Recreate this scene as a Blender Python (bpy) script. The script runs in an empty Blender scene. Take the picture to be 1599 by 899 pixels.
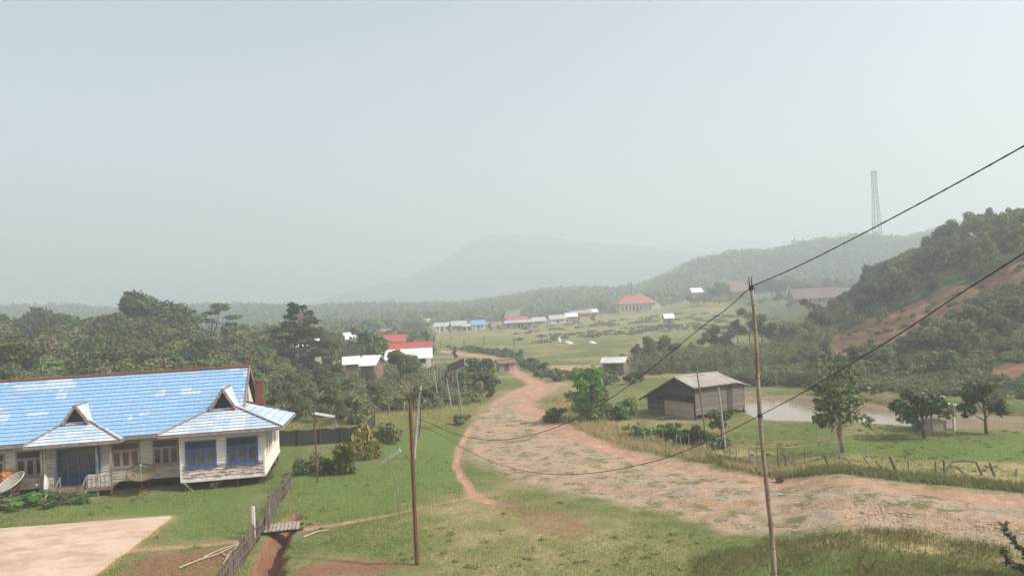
import bpy, bmesh, math, random
import numpy as np
from mathutils import Vector, Matrix
SC = bpy.context.scene
COL = SC.collection
# ------------------------------------------------------------------ camera
FPX, CAMH, ROLL, PITCH = 1231.0, 10.0, 0.049, 20/1231.0
CC = np.array([0., 0., CAMH])
F_ = np.array([0, math.cos(PITCH), math.sin(PITCH)])
_U0 = np.array([0, -math.sin(PITCH), math.cos(PITCH)]); _R0 = np.array([1., 0, 0])
R_ = _R0*math.cos(ROLL) - _U0*math.sin(ROLL)
U_ = _R0*math.sin(ROLL) + _U0*math.cos(ROLL)
cam = bpy.data.cameras.new('camera'); camo = bpy.data.objects.new('camera', cam); COL.objects.link(camo)
cam.sensor_width = 36.0; cam.lens = 36.0*FPX/1599.0; cam.clip_start = 0.5; cam.clip_end = 9000
M = Matrix(((R_[0], U_[0], -F_[0], 0), (R_[1], U_[1], -F_[1], 0), (R_[2], U_[2], -F_[2], CAMH), (0, 0, 0, 1)))
camo.matrix_world = M
SC.camera = camo
SC.render.engine = 'CYCLES'
# ------------------------------------------------------------------ light
SUN_EL, SUN_AZ = 43.0, 108.0          # azimuth clockwise from +Y (the view direction): sun to the right and a little behind
w = bpy.data.worlds.new('World'); SC.world = w; w.use_nodes = True
nt = w.node_tree; nt.nodes.clear()
sky = nt.nodes.new('ShaderNodeTexSky'); sky.sky_type = 'NISHITA'; sky.sun_disc = False
sky.sun_elevation = math.radians(SUN_EL); sky.sun_rotation = math.radians(SUN_AZ)
sky.altitude = 50; sky.air_density = 1.0; sky.dust_density = 4.0; sky.ozone_density = 1.0
hs = nt.nodes.new('ShaderNodeHueSaturation'); hs.inputs['Saturation'].default_value = 0.6; hs.inputs['Hue'].default_value = 0.485
bg = nt.nodes.new('ShaderNodeBackground'); bg.inputs['Strength'].default_value = 0.148
wo = nt.nodes.new('ShaderNodeOutputWorld')
nt.links.new(sky.outputs[0], hs.inputs['Color']); nt.links.new(hs.outputs[0], bg.inputs[0]); nt.links.new(bg.outputs[0], wo.inputs[0])
sl = bpy.data.lights.new('sun', 'SUN'); sl.energy = 4.6; sl.angle = math.radians(3.5); sl.color = (1.0, 0.93, 0.82)
so = bpy.data.objects.new('sun', sl); COL.objects.link(so)
_a = math.radians(SUN_AZ); _e = math.radians(SUN_EL)
so.rotation_euler = Vector((math.sin(_a)*math.cos(_e), math.cos(_a)*math.cos(_e), math.sin(_e))).to_track_quat('Z', 'Y').to_euler()
SC.view_settings.view_transform = 'Standard'; SC.view_settings.look = 'None'
SC.view_settings.gamma = 1.0; SC.view_settings.use_curve_mapping = False
SC.view_settings.exposure = 0.40
SC.cycles.use_denoising = True
try: SC.cycles.denoiser = 'OPENIMAGEDENOISE'
except Exception: pass
SC.cycles.max_bounces = 6; SC.cycles.diffuse_bounces = 3; SC.cycles.glossy_bounces = 2
SC.cycles.transmission_bounces = 2; SC.cycles.transparent_max_bounces = 6; SC.cycles.volume_bounces = 1
SC.cycles.caustics_reflective = False; SC.cycles.caustics_refractive = False
HAZE_D, HAZE_TOP, HAZE_COL = 0.0016, 190.0, (0.835, 0.915, 0.955)

# ------------------------------------------------------------------ pixel <-> place helpers (used only to survey positions on the ground)
def ray(x, y): return F_ + R_*((x-799.5)/FPX) - U_*((y-449.5)/FPX)
def PG(x, y, z=0.0):
    v = ray(x, y); return CC + v*((z-CAMH)/v[2])
def PY(x, y, Y):
    v = ray(x, y); return CC + v*(Y/v[1])
def PPL(x, y, p0, nrm):
    v = ray(x, y); t = np.dot(np.asarray(p0)-CC, nrm)/np.dot(v, nrm); return CC + v*t

# ------------------------------------------------------------------ noise and fields
_rs = np.random.RandomState(7)
_T = _rs.rand(8, 256, 256)
def vn(x, y, s, k=0):
    x = np.asarray(x, float)/s + 17.3*k; y = np.asarray(y, float)/s + 5.1*k
    xi = np.floor(x).astype(int); yi = np.floor(y).astype(int); fx = x-xi; fy = y-yi
    fx = fx*fx*(3-2*fx); fy = fy*fy*(3-2*fy); T = _T[k % 8]
    a = T[xi & 255, yi & 255]; b = T[(xi+1) & 255, yi & 255]; c = T[xi & 255, (yi+1) & 255]; d = T[(xi+1) & 255, (yi+1) & 255]
    return (a*(1-fx)+b*fx)*(1-fy) + (c*(1-fx)+d*fx)*fy
def fbm(x, y, s, k=0, o=4):
    r = 0; a = .5
    for i in range(o): r = r + a*vn(x, y, s/2**i, k+i); a *= .5
    return r/(1-.5**o)
def sst(a, b, x):
    t = np.clip((x-a)/(b-a), 0, 1); return t*t*(3-2*t)
def table(pxs, ds, Z, px, d):
    pxs = np.array(pxs, float); ds = np.array(ds, float); Z = np.array(Z, float)
    px = np.clip(px, pxs[0], pxs[-1]-1e-6); d = np.clip(d, ds[0], ds[-1]-1e-6)
    i = np.clip(np.searchsorted(pxs, px, 'right')-1, 0, len(pxs)-2); j = np.clip(np.searchsorted(ds, d, 'right')-1, 0, len(ds)-2)
    fx = (px-pxs[i])/(pxs[i+1]-pxs[i]); fy = (d-ds[j])/(ds[j+1]-ds[j]); fx = fx*fx*(3-2*fx)*.5+fx*.5
    return (Z[i, j]*(1-fx)+Z[i+1, j]*fx)*(1-fy) + (Z[i, j+1]*(1-fx)+Z[i+1, j+1]*fx)*fy
SLOPE = ([700, 850, 990, 1100, 1200, 1300, 1600], [190, 250, 320, 400, 500, 700],
         [[0, 0, 0, 0, 0, 0], [0, 0, .3, .8, 2, 4], [0, .4, 1.2, 2.4, 4, 5], [0, 1.2, 4.4, 6.6, 8, 10], [0, 1.2, 3.6, 7, 10, 13], [.5, 2, 4.4, 8, 11, 14], [.5, 2, 4.4, 8, 11, 14]])
HILL = ([1100, 1180, 1240, 1300, 1400, 1500, 1600, 1800, 2300], [58, 64, 72, 85, 105, 125, 150, 190, 250, 320],
        [[0]*10, [0, 0, 0, 0, 0, .3, .6, 1, 1.5, 2.5], [0, 0, 0, 0, .5, 1, 1.6, 2.5, 3, 4], [0, 0, 0, .3, 1.5, 2.8, 4, 5, 5.5, 6],
         [0, 0, .1, 1.2, 4.4, 7.4, 10.3, 12.6, 13, 13], [0, .1, .9, 3.2, 8.0, 12, 16, 18, 17, 15], [0, .4, 1.7, 5.3, 12.2, 16.5, 20, 21, 19, 17],
         [.1, .8, 3.2, 8, 15, 19, 22, 23, 22, 20], [1, 3, 7, 12, 19, 23, 26, 27, 26, 24]])
RPX = [-600, 0, 100, 200, 300, 400, 480, 560, 640, 720, 800, 850, 900, 950, 1000, 1050, 1100, 1150, 1200, 1250, 1300, 1350, 1400, 1600, 2300]
RZ = [20, 18, 17, 11.6, 13, 11, 7.5, 8, 6, 4, 6, 9, 9, 6.5, 7.5, 15, 24, 27, 24, 30, 30, 31.5, 27, 34, 40]
MPX = [-600, 300, 420, 480, 560, 640, 690, 730, 770, 820, 880, 960, 1000, 1040, 1080, 1120, 1200, 1350, 1500, 1600, 2300]
MZ = [10, 12, 16, 28, 56, 78, 112, 152, 172, 164, 152, 138, 128, 106, 92, 84, 80, 80, 90, 100, 110]
def poly_sd(X, Y, P):
    X = np.asarray(X, float); Y = np.asarray(Y, float); P = [np.asarray(p)[:2] for p in P]; n = len(P)
    d = np.full(X.shape, 1e18); ins = np.zeros(X.shape, bool)
    for i in range(n):
        a = P[i]; b = P[(i+1) % n]; e = b-a; wx = X-a[0]; wy = Y-a[1]
        t = np.clip((wx*e[0]+wy*e[1])/max(e@e, 1e-9), 0, 1)
        d = np.minimum(d, (wx-e[0]*t)**2+(wy-e[1]*t)**2)
        c = ((a[1] > Y) != (b[1] > Y))
        if abs(e[1]) > 1e-12: ins ^= c & (X < e[0]*(Y-a[1])/e[1]+a[0])
    d = np.sqrt(d); return np.where(ins, -d, d)
def line_d(X, Y, P):
    """distance to a polyline and the width factor interpolated along it: P = [(x, y, w)]"""
    d = np.full(np.shape(X), 1e18)
    for (a, b) in zip(P[:-1], P[1:]):
        a = np.asarray(a, float); b = np.asarray(b, float); e = b[:2]-a[:2]; wx = X-a[0]; wy = Y-a[1]
        t = np.clip((wx*e[0]+wy*e[1])/max(e@e, 1e-9), 0, 1); ww = a[2]+(b[2]-a[2])*t
        d = np.minimum(d, np.sqrt((wx-e[0]*t)**2+(wy-e[1]*t)**2)-ww)
    return d
def gp(*pts): return [PG(x, y)[:2] for x, y in pts]
def gl(*pts): return [(*PG(x, y)[:2], w_) for x, y, w_ in pts]
POND = gp((1080, 622), (1150, 616), (1250, 612), (1330, 620), (1400, 630), (1500, 638), (1640, 648), (1760, 655), (1760, 690), (1600, 676), (1480, 672), (1400, 668), (1330, 662), (1250, 656), (1190, 653), (1160, 640), (1100, 630))
GULLY = gp((462, 800), (470, 802), (456, 828), (444, 850), (440, 930), (385, 930), (400, 868), (420, 838), (440, 815))
ROAD = gp((1700, 805), (1599, 790), (1500, 781), (1400, 770), (1300, 757), (1200, 745), (1100, 722), (1000, 702), (940, 685), (900, 668), (865, 650), (848, 635), (852, 620), (866, 611), (882, 601), (866, 597), (838, 600), (815, 606), (790, 618), (768, 632), (745, 642), (735, 655), (727, 670), (720, 690), (722, 712), (748, 728), (800, 752), (870, 772), (960, 792), (1050, 808), (1130, 838), (1250, 842), (1400, 848), (1500, 860), (1599, 880), (1700, 900))
TRACKS = [gl((1700, 812, .8), (1599, 802, .75), (1400, 784, .6), (1260, 761, .6), (1100, 735, .7), (1000, 715, .75), (930, 692, .9), (880, 668, 1.0), (840, 648, 1.2), (815, 632, 1.0), (835, 615, 1.3), (858, 603, 1.5)),
          gl((838, 599, 1.2), (820, 590, 1.0), (806, 581, 1.0), (790, 569, 1.1), (775, 561, 1.6), (745, 556, 2.0), (715, 552, 1.8), (690, 548, 1.2)),
          gl((770, 633, .6), (785, 622, .7), (812, 610, .9), (838, 602, 1.4), (860, 601, 1.5), (880, 601, .9)),
          gl((735, 652, .4), (765, 645, .45), (800, 640, .5), (830, 632, .7)),
          gl((760, 690, .2), (850, 672, .3), (880, 668, .5)), gl((740, 700, .2), (800, 728, .25), (900, 752, .3), (1000, 772, .3), (1150, 795, .35), (1400, 815, .3), (1600, 840, .3))]
PATHS = [gl((800, 790, 0.186), (765, 783, 0.310), (745, 776, 0.341), (735, 765, 0.248), (720, 745, 0.205), (712, 725, 0.186), (716, 705, 0.186), (725, 685, 0.248), (738, 665, 0.310)),
         gl((752, 772, 0.186), (700, 783, 0.099), (640, 797, 0.074), (610, 803, 0.087), (560, 813, 0.186), (510, 821, 0.205), (462, 827, 0.248)),
         gl((400, 840, 0.217), (350, 845, 0.186), (300, 850, 0.205), (250, 854, 0.217), (205, 858, 0.186)),
         gl((1130, 690, 0.062), (1200, 697, 0.112), (1300, 703, 0.124), (1345, 703, 0.062)),
         gl((1570, 684, 0.186), (1600, 683, 0.279), (1700, 690, 0.310)), gl((1010, 668, 0.248), (1040, 673, 0.372), (1060, 678, 0.186))]
REDS = [(gp((445, 893), (480, 880), (545, 872), (600, 872), (640, 885), (590, 893), (520, 897), (460, 905)), .9), (gp((165, 910), (210, 868), (300, 857), (392, 850), (372, 910)), .75),
        (gp((745, 785), (800, 775), (900, 800), (960, 830), (900, 860), (800, 830)), .5), (gp((1050, 830), (1110, 850), (1060, 875), (1000, 850)), .4),
        (gp((985, 655), (1010, 650), (1025, 662), (1000, 668)), .7), (gp((1080, 672), (1150, 670), (1150, 685), (1090, 685)), .6), (gp((520, 705), (570, 715), (640, 712), (600, 728), (520, 724)), .5),
        (gp((700, 655), (735, 650), (720, 668), (690, 668)), .6)]
COURT = gp((-260, 850), (0, 828), (268, 808), (140, 905), (60, 965), (-420, 965))
def hgt(X, Y):
    X = np.asarray(X, float); Y = np.asarray(Y, float)
    d = np.maximum(Y, 3.0); px = 800+1231*np.clip(X/d, -1.6, 1.6); front = sst(3, 40, Y)
    z = np.maximum(table(*SLOPE, px, d), table(*HILL, px, d))*front
    z = z + np.interp(px, RPX, RZ)*sst(430, 620, d)*(1-.55*sst(650, 950, d))*(.82+.36*fbm(X, Y, 120, 1, 3))
    z = z + np.interp(px, MPX, MZ)*.88*sst(1200, 1780, d)*(.90+.20*fbm(X, Y, 150, 2, 5))
    amp = 1+sst(80, 200, d)*2
    sp = poly_sd(X, Y, COURT)
    z = z + ((fbm(X, Y, 9, 0, 3)-.5)*.34*amp + (vn(X, Y, 1.3, 3)-.5)*.07)*sst(0, 2.5, sp)
    hill = np.maximum(table(*HILL, px, d), 0); z = z + (fbm(X, Y, 14, 4, 4)-.5)*np.clip(hill, 0, 6)*.55 + (np.abs(fbm(X, Y*.45, 4.5, 5, 3)-.5)*2-.35)*np.clip(hill, 0, 3)*.45
    sp = poly_sd(X, Y, POND); z = z*sst(-.5, 2.0, sp) - .9*sst(.35, -.9, sp)
    sg = poly_sd(X, Y, GULLY); z = z - .95*sst(.25, -.55, sg + (vn(X, Y, .8, 5)-.5)*.4)
    return z
def H(x, y): return float(hgt(np.array([x]), np.array([y]))[0])
def hit(px, py, dmin=18.0, dmax=1500.0):
    """first point where the sight line meets the terrain"""
    v = ray(px, py); Y = np.geomspace(dmin, dmax, 900); P = CC[None]+v[None]*(Y/v[1])[:, None]
    g = hgt(P[:, 0], P[:, 1]); k = np.nonzero(P[:, 2] < g)[0]
    if len(k) == 0: return P[-1]
    q = P[k[0]].copy(); q[2] = g[k[0]]; return q
def at(px, Y, z=None):
    """ground point under column px at forward distance Y"""
    yy = 470-(px-800)*.049; p = PY(px, yy, Y); p[2] = H(p[0], p[1]) if z is None else z; return p

# ------------------------------------------------------------------ mesh helpers
def newmesh(name, V, Fq, mats, parent=None, uv=None, mi=None, smooth=False):
    me = bpy.data.meshes.new(name)
    if isinstance(Fq, np.ndarray):
        n = Fq.shape[1]; me.vertices.add(len(V)); me.vertices.foreach_set('co', np.asarray(V, np.float32).ravel())
        me.loops.add(Fq.size); me.loops.foreach_set('vertex_index', Fq.astype(np.int32).ravel())
        me.polygons.add(len(Fq)); me.polygons.foreach_set('loop_start', np.arange(0, Fq.size, n, dtype=np.int32))
        try: me.polygons.foreach_set('loop_total', np.full(len(Fq), n, np.int32))
        except Exception: pass
    else: me.from_pydata([tuple(v) for v in V], [], Fq)
    for m in (mats if isinstance(mats, (list, tuple)) else [mats]): me.materials.append(m)
    if mi is not None: me.polygons.foreach_set('material_index', np.asarray(mi, np.int32))
    if uv is not None:
        l = me.uv_layers.new(name='UVMap'); l.data.foreach_set('uv', np.asarray(uv, np.float32).ravel())
    if smooth: me.polygons.foreach_set('use_smooth', np.ones(len(me.polygons), bool))
    me.update(calc_edges=True); me.validate()
    o = bpy.data.objects.new(name, me); COL.objects.link(o)
    if parent is not None: o.parent = parent
    return o
class MB:
    def __init__(s): s.V = []; s.F = []; s.mi = []
    def add(s, V, F, m=0):
        b = len(s.V); s.V += [tuple(float(c) for c in v) for v in V]; s.F += [tuple(i+b for i in f) for f in F]; s.mi += [m]*len(F); return s
    def box(s, c, sz, m=0, rz=0, ax=None):
        x, y, z = sz[0]/2, sz[1]/2, sz[2]/2; P = []
        A = ax if ax is not None else (np.array([math.cos(rz), math.sin(rz), 0]), np.array([-math.sin(rz), math.cos(rz), 0]), np.array([0, 0, 1.]))
        for k in range(8):
            P.append(np.asarray(c)+A[0]*(x if k & 1 else -x)+A[1]*(y if k & 2 else -y)+A[2]*(z if k & 4 else -z))
        return s.add(P, [(0, 2, 3, 1), (4, 5, 7, 6), (0, 1, 5, 4), (2, 6, 7, 3), (0, 4, 6, 2), (1, 3, 7, 5)], m)
    def bar(s, a, b, w, h=None, m=0):
        a = np.asarray(a, float); b = np.asarray(b, float); d = b-a; L = np.linalg.norm(d); d = d/L
        up = np.array([0, 0, 1.]) if abs(d[2]) < .95 else np.array([0, 1., 0]); x = np.cross(d, up); x /= np.linalg.norm(x); y = np.cross(x, d)
        return s.box((a+b)/2, (w, L, h or w), m, ax=(x, d, y))
    def tube(s, pts, rad, n=8, m=0, cap=True):
        pts = [np.asarray(p, float) for p in pts]; rad = [rad]*len(pts) if np.isscalar(rad) else rad; V = []; F = []
        up0 = np.array([0.31, 0.17, .93])
        for i, p in enumerate(pts):
            d = pts[min(i+1, len(pts)-1)]-pts[max(i-1, 0)]; d = d/max(np.linalg.norm(d), 1e-9)
            up = up0 if abs(d@up0) < .97 else np.array([1., 0, 0]); x = np.cross(d, up); x /= np.linalg.norm(x); y = np.cross(x, d)
            for k in range(n):
                t = 2*math.pi*k/n; V.append(p+(x*math.cos(t)+y*math.sin(t))*rad[i])
        for i in range(len(pts)-1):
            for k in range(n): F.append((i*n+k, i*n+(k+1) % n, (i+1)*n+(k+1) % n, (i+1)*n+k))
        if cap: F.append(tuple(range(n-1, -1, -1))); F.append(tuple((len(pts)-1)*n+k for k in range(n)))
        return s.add(V, F, m)
    def prism(s, poly, vec, m=0):
        n = len(poly); vec = np.asarray(vec, float); P = [np.asarray(p, float) for p in poly]
        return s.add(P+[p+vec for p in P], [tuple(range(n-1, -1, -1)), tuple(range(n, 2*n))]+[(i, (i+1) % n, n+(i+1) % n, n+i) for i in range(n)], m)
    def xf(s, fn): s.V = [tuple(fn(np.array(v))) for v in s.V]; return s
    def build(s, name, mats, parent=None, smooth=False): return newmesh(name, s.V, s.F, mats, parent, mi=s.mi, smooth=smooth)
def tag(o, label=None, cat=None, group=None, kind=None):
    if label: o['label'] = label
    if cat: o['category'] = cat
    if group: o['group'] = group
    if kind: o['kind'] = kind
    return o
def empty(name, loc, label, cat, group=None, rz=0.0):
    o = bpy.data.objects.new(name, None); COL.objects.link(o); o.location = tuple(loc); o.rotation_euler = (0, 0, rz); o.empty_display_size = .2
    return tag(o, label, cat, group)
def dup(root, loc, rz=0, sc=(1, 1, 1), label=None, group=None):
    r = root.copy(); COL.objects.link(r); r.location = tuple(loc); r.rotation_euler = (0, 0, rz); r.scale = sc
    if label: r['label'] = label
    if group: r['group'] = group
    for ch in list(root.children):
        c = ch.copy(); COL.objects.link(c); c.parent = r
        for g in ch.children:
            d = g.copy(); COL.objects.link(d); d.parent = c
    return r
# ------------------------------------------------------------------ materials
class N:
    """a small shader-node builder"""
    def __init__(s, name, rough=.9, spec=.2):
        s.m = bpy.data.materials.new(name); s.m.use_nodes = True; s.t = s.m.node_tree
        s.b = s.t.nodes['Principled BSDF']; s.b.inputs['Roughness'].default_value = rough
        try: s.b.inputs['Specular IOR Level'].default_value = spec
        except Exception: pass
    def n(s, typ, **kw):
        q = s.t.nodes.new(typ)
        for k, v in kw.items(): setattr(q, k, v)
        return q
    def L(s, a, b): s.t.links.new(a, b)
    def put(s, sock, v):
        if hasattr(v, 'default_value') or hasattr(v, 'links'): s.L(v, sock)
        elif isinstance(v, tuple) and len(v) == 3: sock.default_value = (*v, 1)
        else: sock.default_value = v
    def co(s, kind='Object', sc=None):
        q = s.n('ShaderNodeTexCoord').outputs[kind]
        if sc:
            mp = s.n('ShaderNodeMapping'); mp.inputs['Scale'].default_value = sc; s.L(q, mp.inputs[0]); q = mp.outputs[0]
        return q
    def pos(s, sc=None):
        q = s.n('ShaderNodeNewGeometry').outputs['Position']
        if sc:
            mp = s.n('ShaderNodeMapping'); mp.inputs['Scale'].default_value = sc; s.L(q, mp.inputs[0]); q = mp.outputs[0]
        return q
    def noise(s, v, sc, det=4, rough=.6, dist=0):
        q = s.n('ShaderNodeTexNoise'); s.L(v, q.inputs['Vector']); q.inputs['Scale'].default_value = sc; q.inputs['Detail'].default_value = det
        q.inputs['Roughness'].default_value = rough; q.inputs['Distortion'].default_value = dist; return q.outputs[0]
    def math(s, op, a, b=0.0, c=None):
        q = s.n('ShaderNodeMath', operation=op); s.put(q.inputs[0], a); s.put(q.inputs[1], b)
        if c is not None: s.put(q.inputs[2], c)
        return q.outputs[0]
    def rng(s, v, a, b, lo=0., hi=1.):
        q = s.n('ShaderNodeMapRange', interpolation_type='SMOOTHSTEP'); s.put(q.inputs[0], v)
        q.inputs[1].default_value = a; q.inputs[2].default_value = b; q.inputs[3].default_value = lo; q.inputs[4].default_value = hi; return q.outputs[0]
    def mix(s, f, a, b, mode='MIX'):
        q = s.n('ShaderNodeMix', data_type='RGBA', blend_type=mode); s.put(q.inputs[0], f); s.put(q.inputs[6], a); s.put(q.inputs[7], b); return q.outputs[2]
    def bump(s, h, st=.5, d=.05):
        q = s.n('ShaderNodeBump'); q.inputs['Strength'].default_value = st; q.inputs['Distance'].default_value = d; s.put(q.inputs['Height'], h); s.L(q.outputs[0], s.b.inputs['Normal'])
    def col(s, c): s.put(s.b.inputs['Base Color'], c); return s.m
def plain(name, c, rough=.8, var=.25, sc=3.0, c2=None, metal=0, stretch=None, spec=.2):
    k = N(name, rough, spec); k.b.inputs['Metallic'].default_value = metal
    f = k.noise(k.co('Object', stretch) if stretch else k.co(), sc, 5); d = c2 or tuple(x*(1-var) for x in c)
    m = k.col(k.mix(k.rng(f, .3, .7), c, d)); k.bump(f, .2, .02); return m
def foliage(name, c1, c2, c3=None, transl=.3, sc=.9, upn=0.0):
    k = N(name, .65, .25); g = k.n('ShaderNodeNewGeometry'); oi = k.n('ShaderNodeObjectInfo')
    f = k.math('ADD', k.math('MULTIPLY', g.outputs['Random Per Island'], .55), k.math('MULTIPLY', k.noise(g.outputs['Position'], sc, 2), .6))
    c = k.mix(k.rng(f, .3, .85), c1, c2)
    if c3: c = k.mix(k.rng(g.outputs['Random Per Island'], .86, .93), c, c3)
    h = k.n('ShaderNodeHueSaturation'); k.put(h.inputs['Color'], c); k.put(h.inputs['Value'], k.rng(oi.outputs['Random'], 0, 1, .62, 1.4)); k.put(h.inputs['Hue'], k.rng(k.math('FRACT', k.math('MULTIPLY', oi.outputs['Random'], 7.31)), 0, 1, .480, .512))
    k.put(k.b.inputs['Base Color'], h.outputs[0])
    tr = k.n('ShaderNodeBsdfTranslucent'); k.put(tr.inputs[0], h.outputs[0]); mx = k.n('ShaderNodeMixShader'); mx.inputs[0].default_value = transl
    if upn:
        vm = k.n('ShaderNodeMix', data_type='VECTOR'); vm.inputs[0].default_value = upn; k.L(g.outputs['Normal'], vm.inputs[4]); vm.inputs[5].default_value = (0, 0, 1)
        k.L(vm.outputs[1], k.b.inputs['Normal']); k.L(vm.outputs[1], tr.inputs['Normal'])
    k.L(k.b.outputs[0], mx.inputs[1]); k.L(tr.outputs[0], mx.inputs[2]); k.L(mx.outputs[0], k.t.nodes['Material Output'].inputs[0]); return k.m
def ground_mat():
    k = N('ground_cover', .95, .1)
    A = k.n('ShaderNodeAttribute', attribute_name='mask_a'); B = k.n('ShaderNodeAttribute', attribute_name='mask_b')
    sa = k.n('ShaderNodeSeparateColor'); k.L(A.outputs['Color'], sa.inputs[0]); sb = k.n('ShaderNodeSeparateColor'); k.L(B.outputs['Color'], sb.inputs[0])
    p = k.pos(); big = k.noise(p, .09, 5); mid = k.noise(p, .55, 5, .65); fine = k.noise(p, 4.0, 5, .7); grit = k.noise(p, 14, 3, .7)
    def m(sock, w_=.5, hard=.16, n1=mid, n2=fine):
        q = k.math('ADD', sock, k.math('MULTIPLY', k.math('SUBTRACT', k.math('ADD', k.math('MULTIPLY', n1, .6), k.math('MULTIPLY', n2, .4)), .5), w_))
        return k.rng(q, .5-hard, .5+hard)
    grass = k.mix(k.rng(mid, .35, .65), (.130, .162, .048), (.185, .200, .070))
    grass = k.mix(k.rng(fine, .35, .7), grass, (.066, .082, .027))
    grass = k.mix(k.rng(big, .45, .62), grass, (.24, .205, .10))
    grass = k.mix(m(sb.outputs['Blue'], .9, .3), grass, (.120, .170, .045))
    dry = k.mix(k.rng(fine, .35, .65), (.40, .305, .165), (.26, .21, .10))
    c = k.mix(m(sb.outputs['Red'], 1.1, .25), grass, dry)
    vor = k.n('ShaderNodeTexVoronoi'); k.L(p, vor.inputs['Vector']); vor.inputs['Scale'].default_value = 6.0
    vs = k.n('ShaderNodeSeparateColor'); k.L(vor.outputs['Color'], vs.inputs[0])
    grav = k.mix(vs.outputs[0], (.43, .32, .24), (.36, .285, .22)); grav = k.mix(k.rng(grit, .4, .75), grav, (.24, .18, .135)); grav = k.mix(k.rng(mid, .5, .68), grav, (.27, .215, .115))
    grav = k.mix(k.rng(k.noise(p, .75, 6, .78), .49, .57), grav, (.155, .145, .06)); grav = k.mix(k.rng(k.noise(p, .25, 5, .7), .5, .64), grav, (.42, .275, .19))
    c = k.mix(A.outputs['Alpha'], c, k.mix(k.rng(mid, .35, .65), (.050, .072, .034), (.085, .105, .048)))
    c = k.mix(m(sa.outputs['Red'], 1.25, .22), c, grav)
    trk = k.mix(k.rng(mid, .35, .7), (.46, .27, .18), (.36, .215, .145)); trk = k.mix(k.rng(grit, .45, .75), trk, (.22, .13, .085)); trk = k.mix(k.rng(k.noise(p, 1.6, 5, .75), .54, .66), trk, (.52, .37, .275))
    c = k.mix(m(sa.outputs['Green'], 1.0, .25), c, trk)
    red = k.mix(k.rng(fine, .35, .7), (.27, .135, .085), (.17, .085, .055)); red = k.mix(k.rng(mid, .5, .7), red, (.21, .14, .075))
    c = k.mix(m(sa.outputs['Blue'], 1.0, .2), c, red)
    strk = k.noise(k.pos((.5, .5, .12)), 1.6, 4, .65)
    cut = k.mix(k.rng(strk, .38, .62), (.26, .125, .078), (.15, .075, .05)); cut = k.mix(k.rng(k.noise(p, .3, 4, .7), .5, .62), cut, (.13, .115, .055))
    c = k.mix(m(sb.outputs['Green'], .9, .1), c, cut)
    k.put(k.b.inputs['Base Color'], c); k.bump(k.math('ADD', fine, k.math('MULTIPLY', grit, .5)), .9, .09); return k.m
GROUND = ground_mat()

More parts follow.
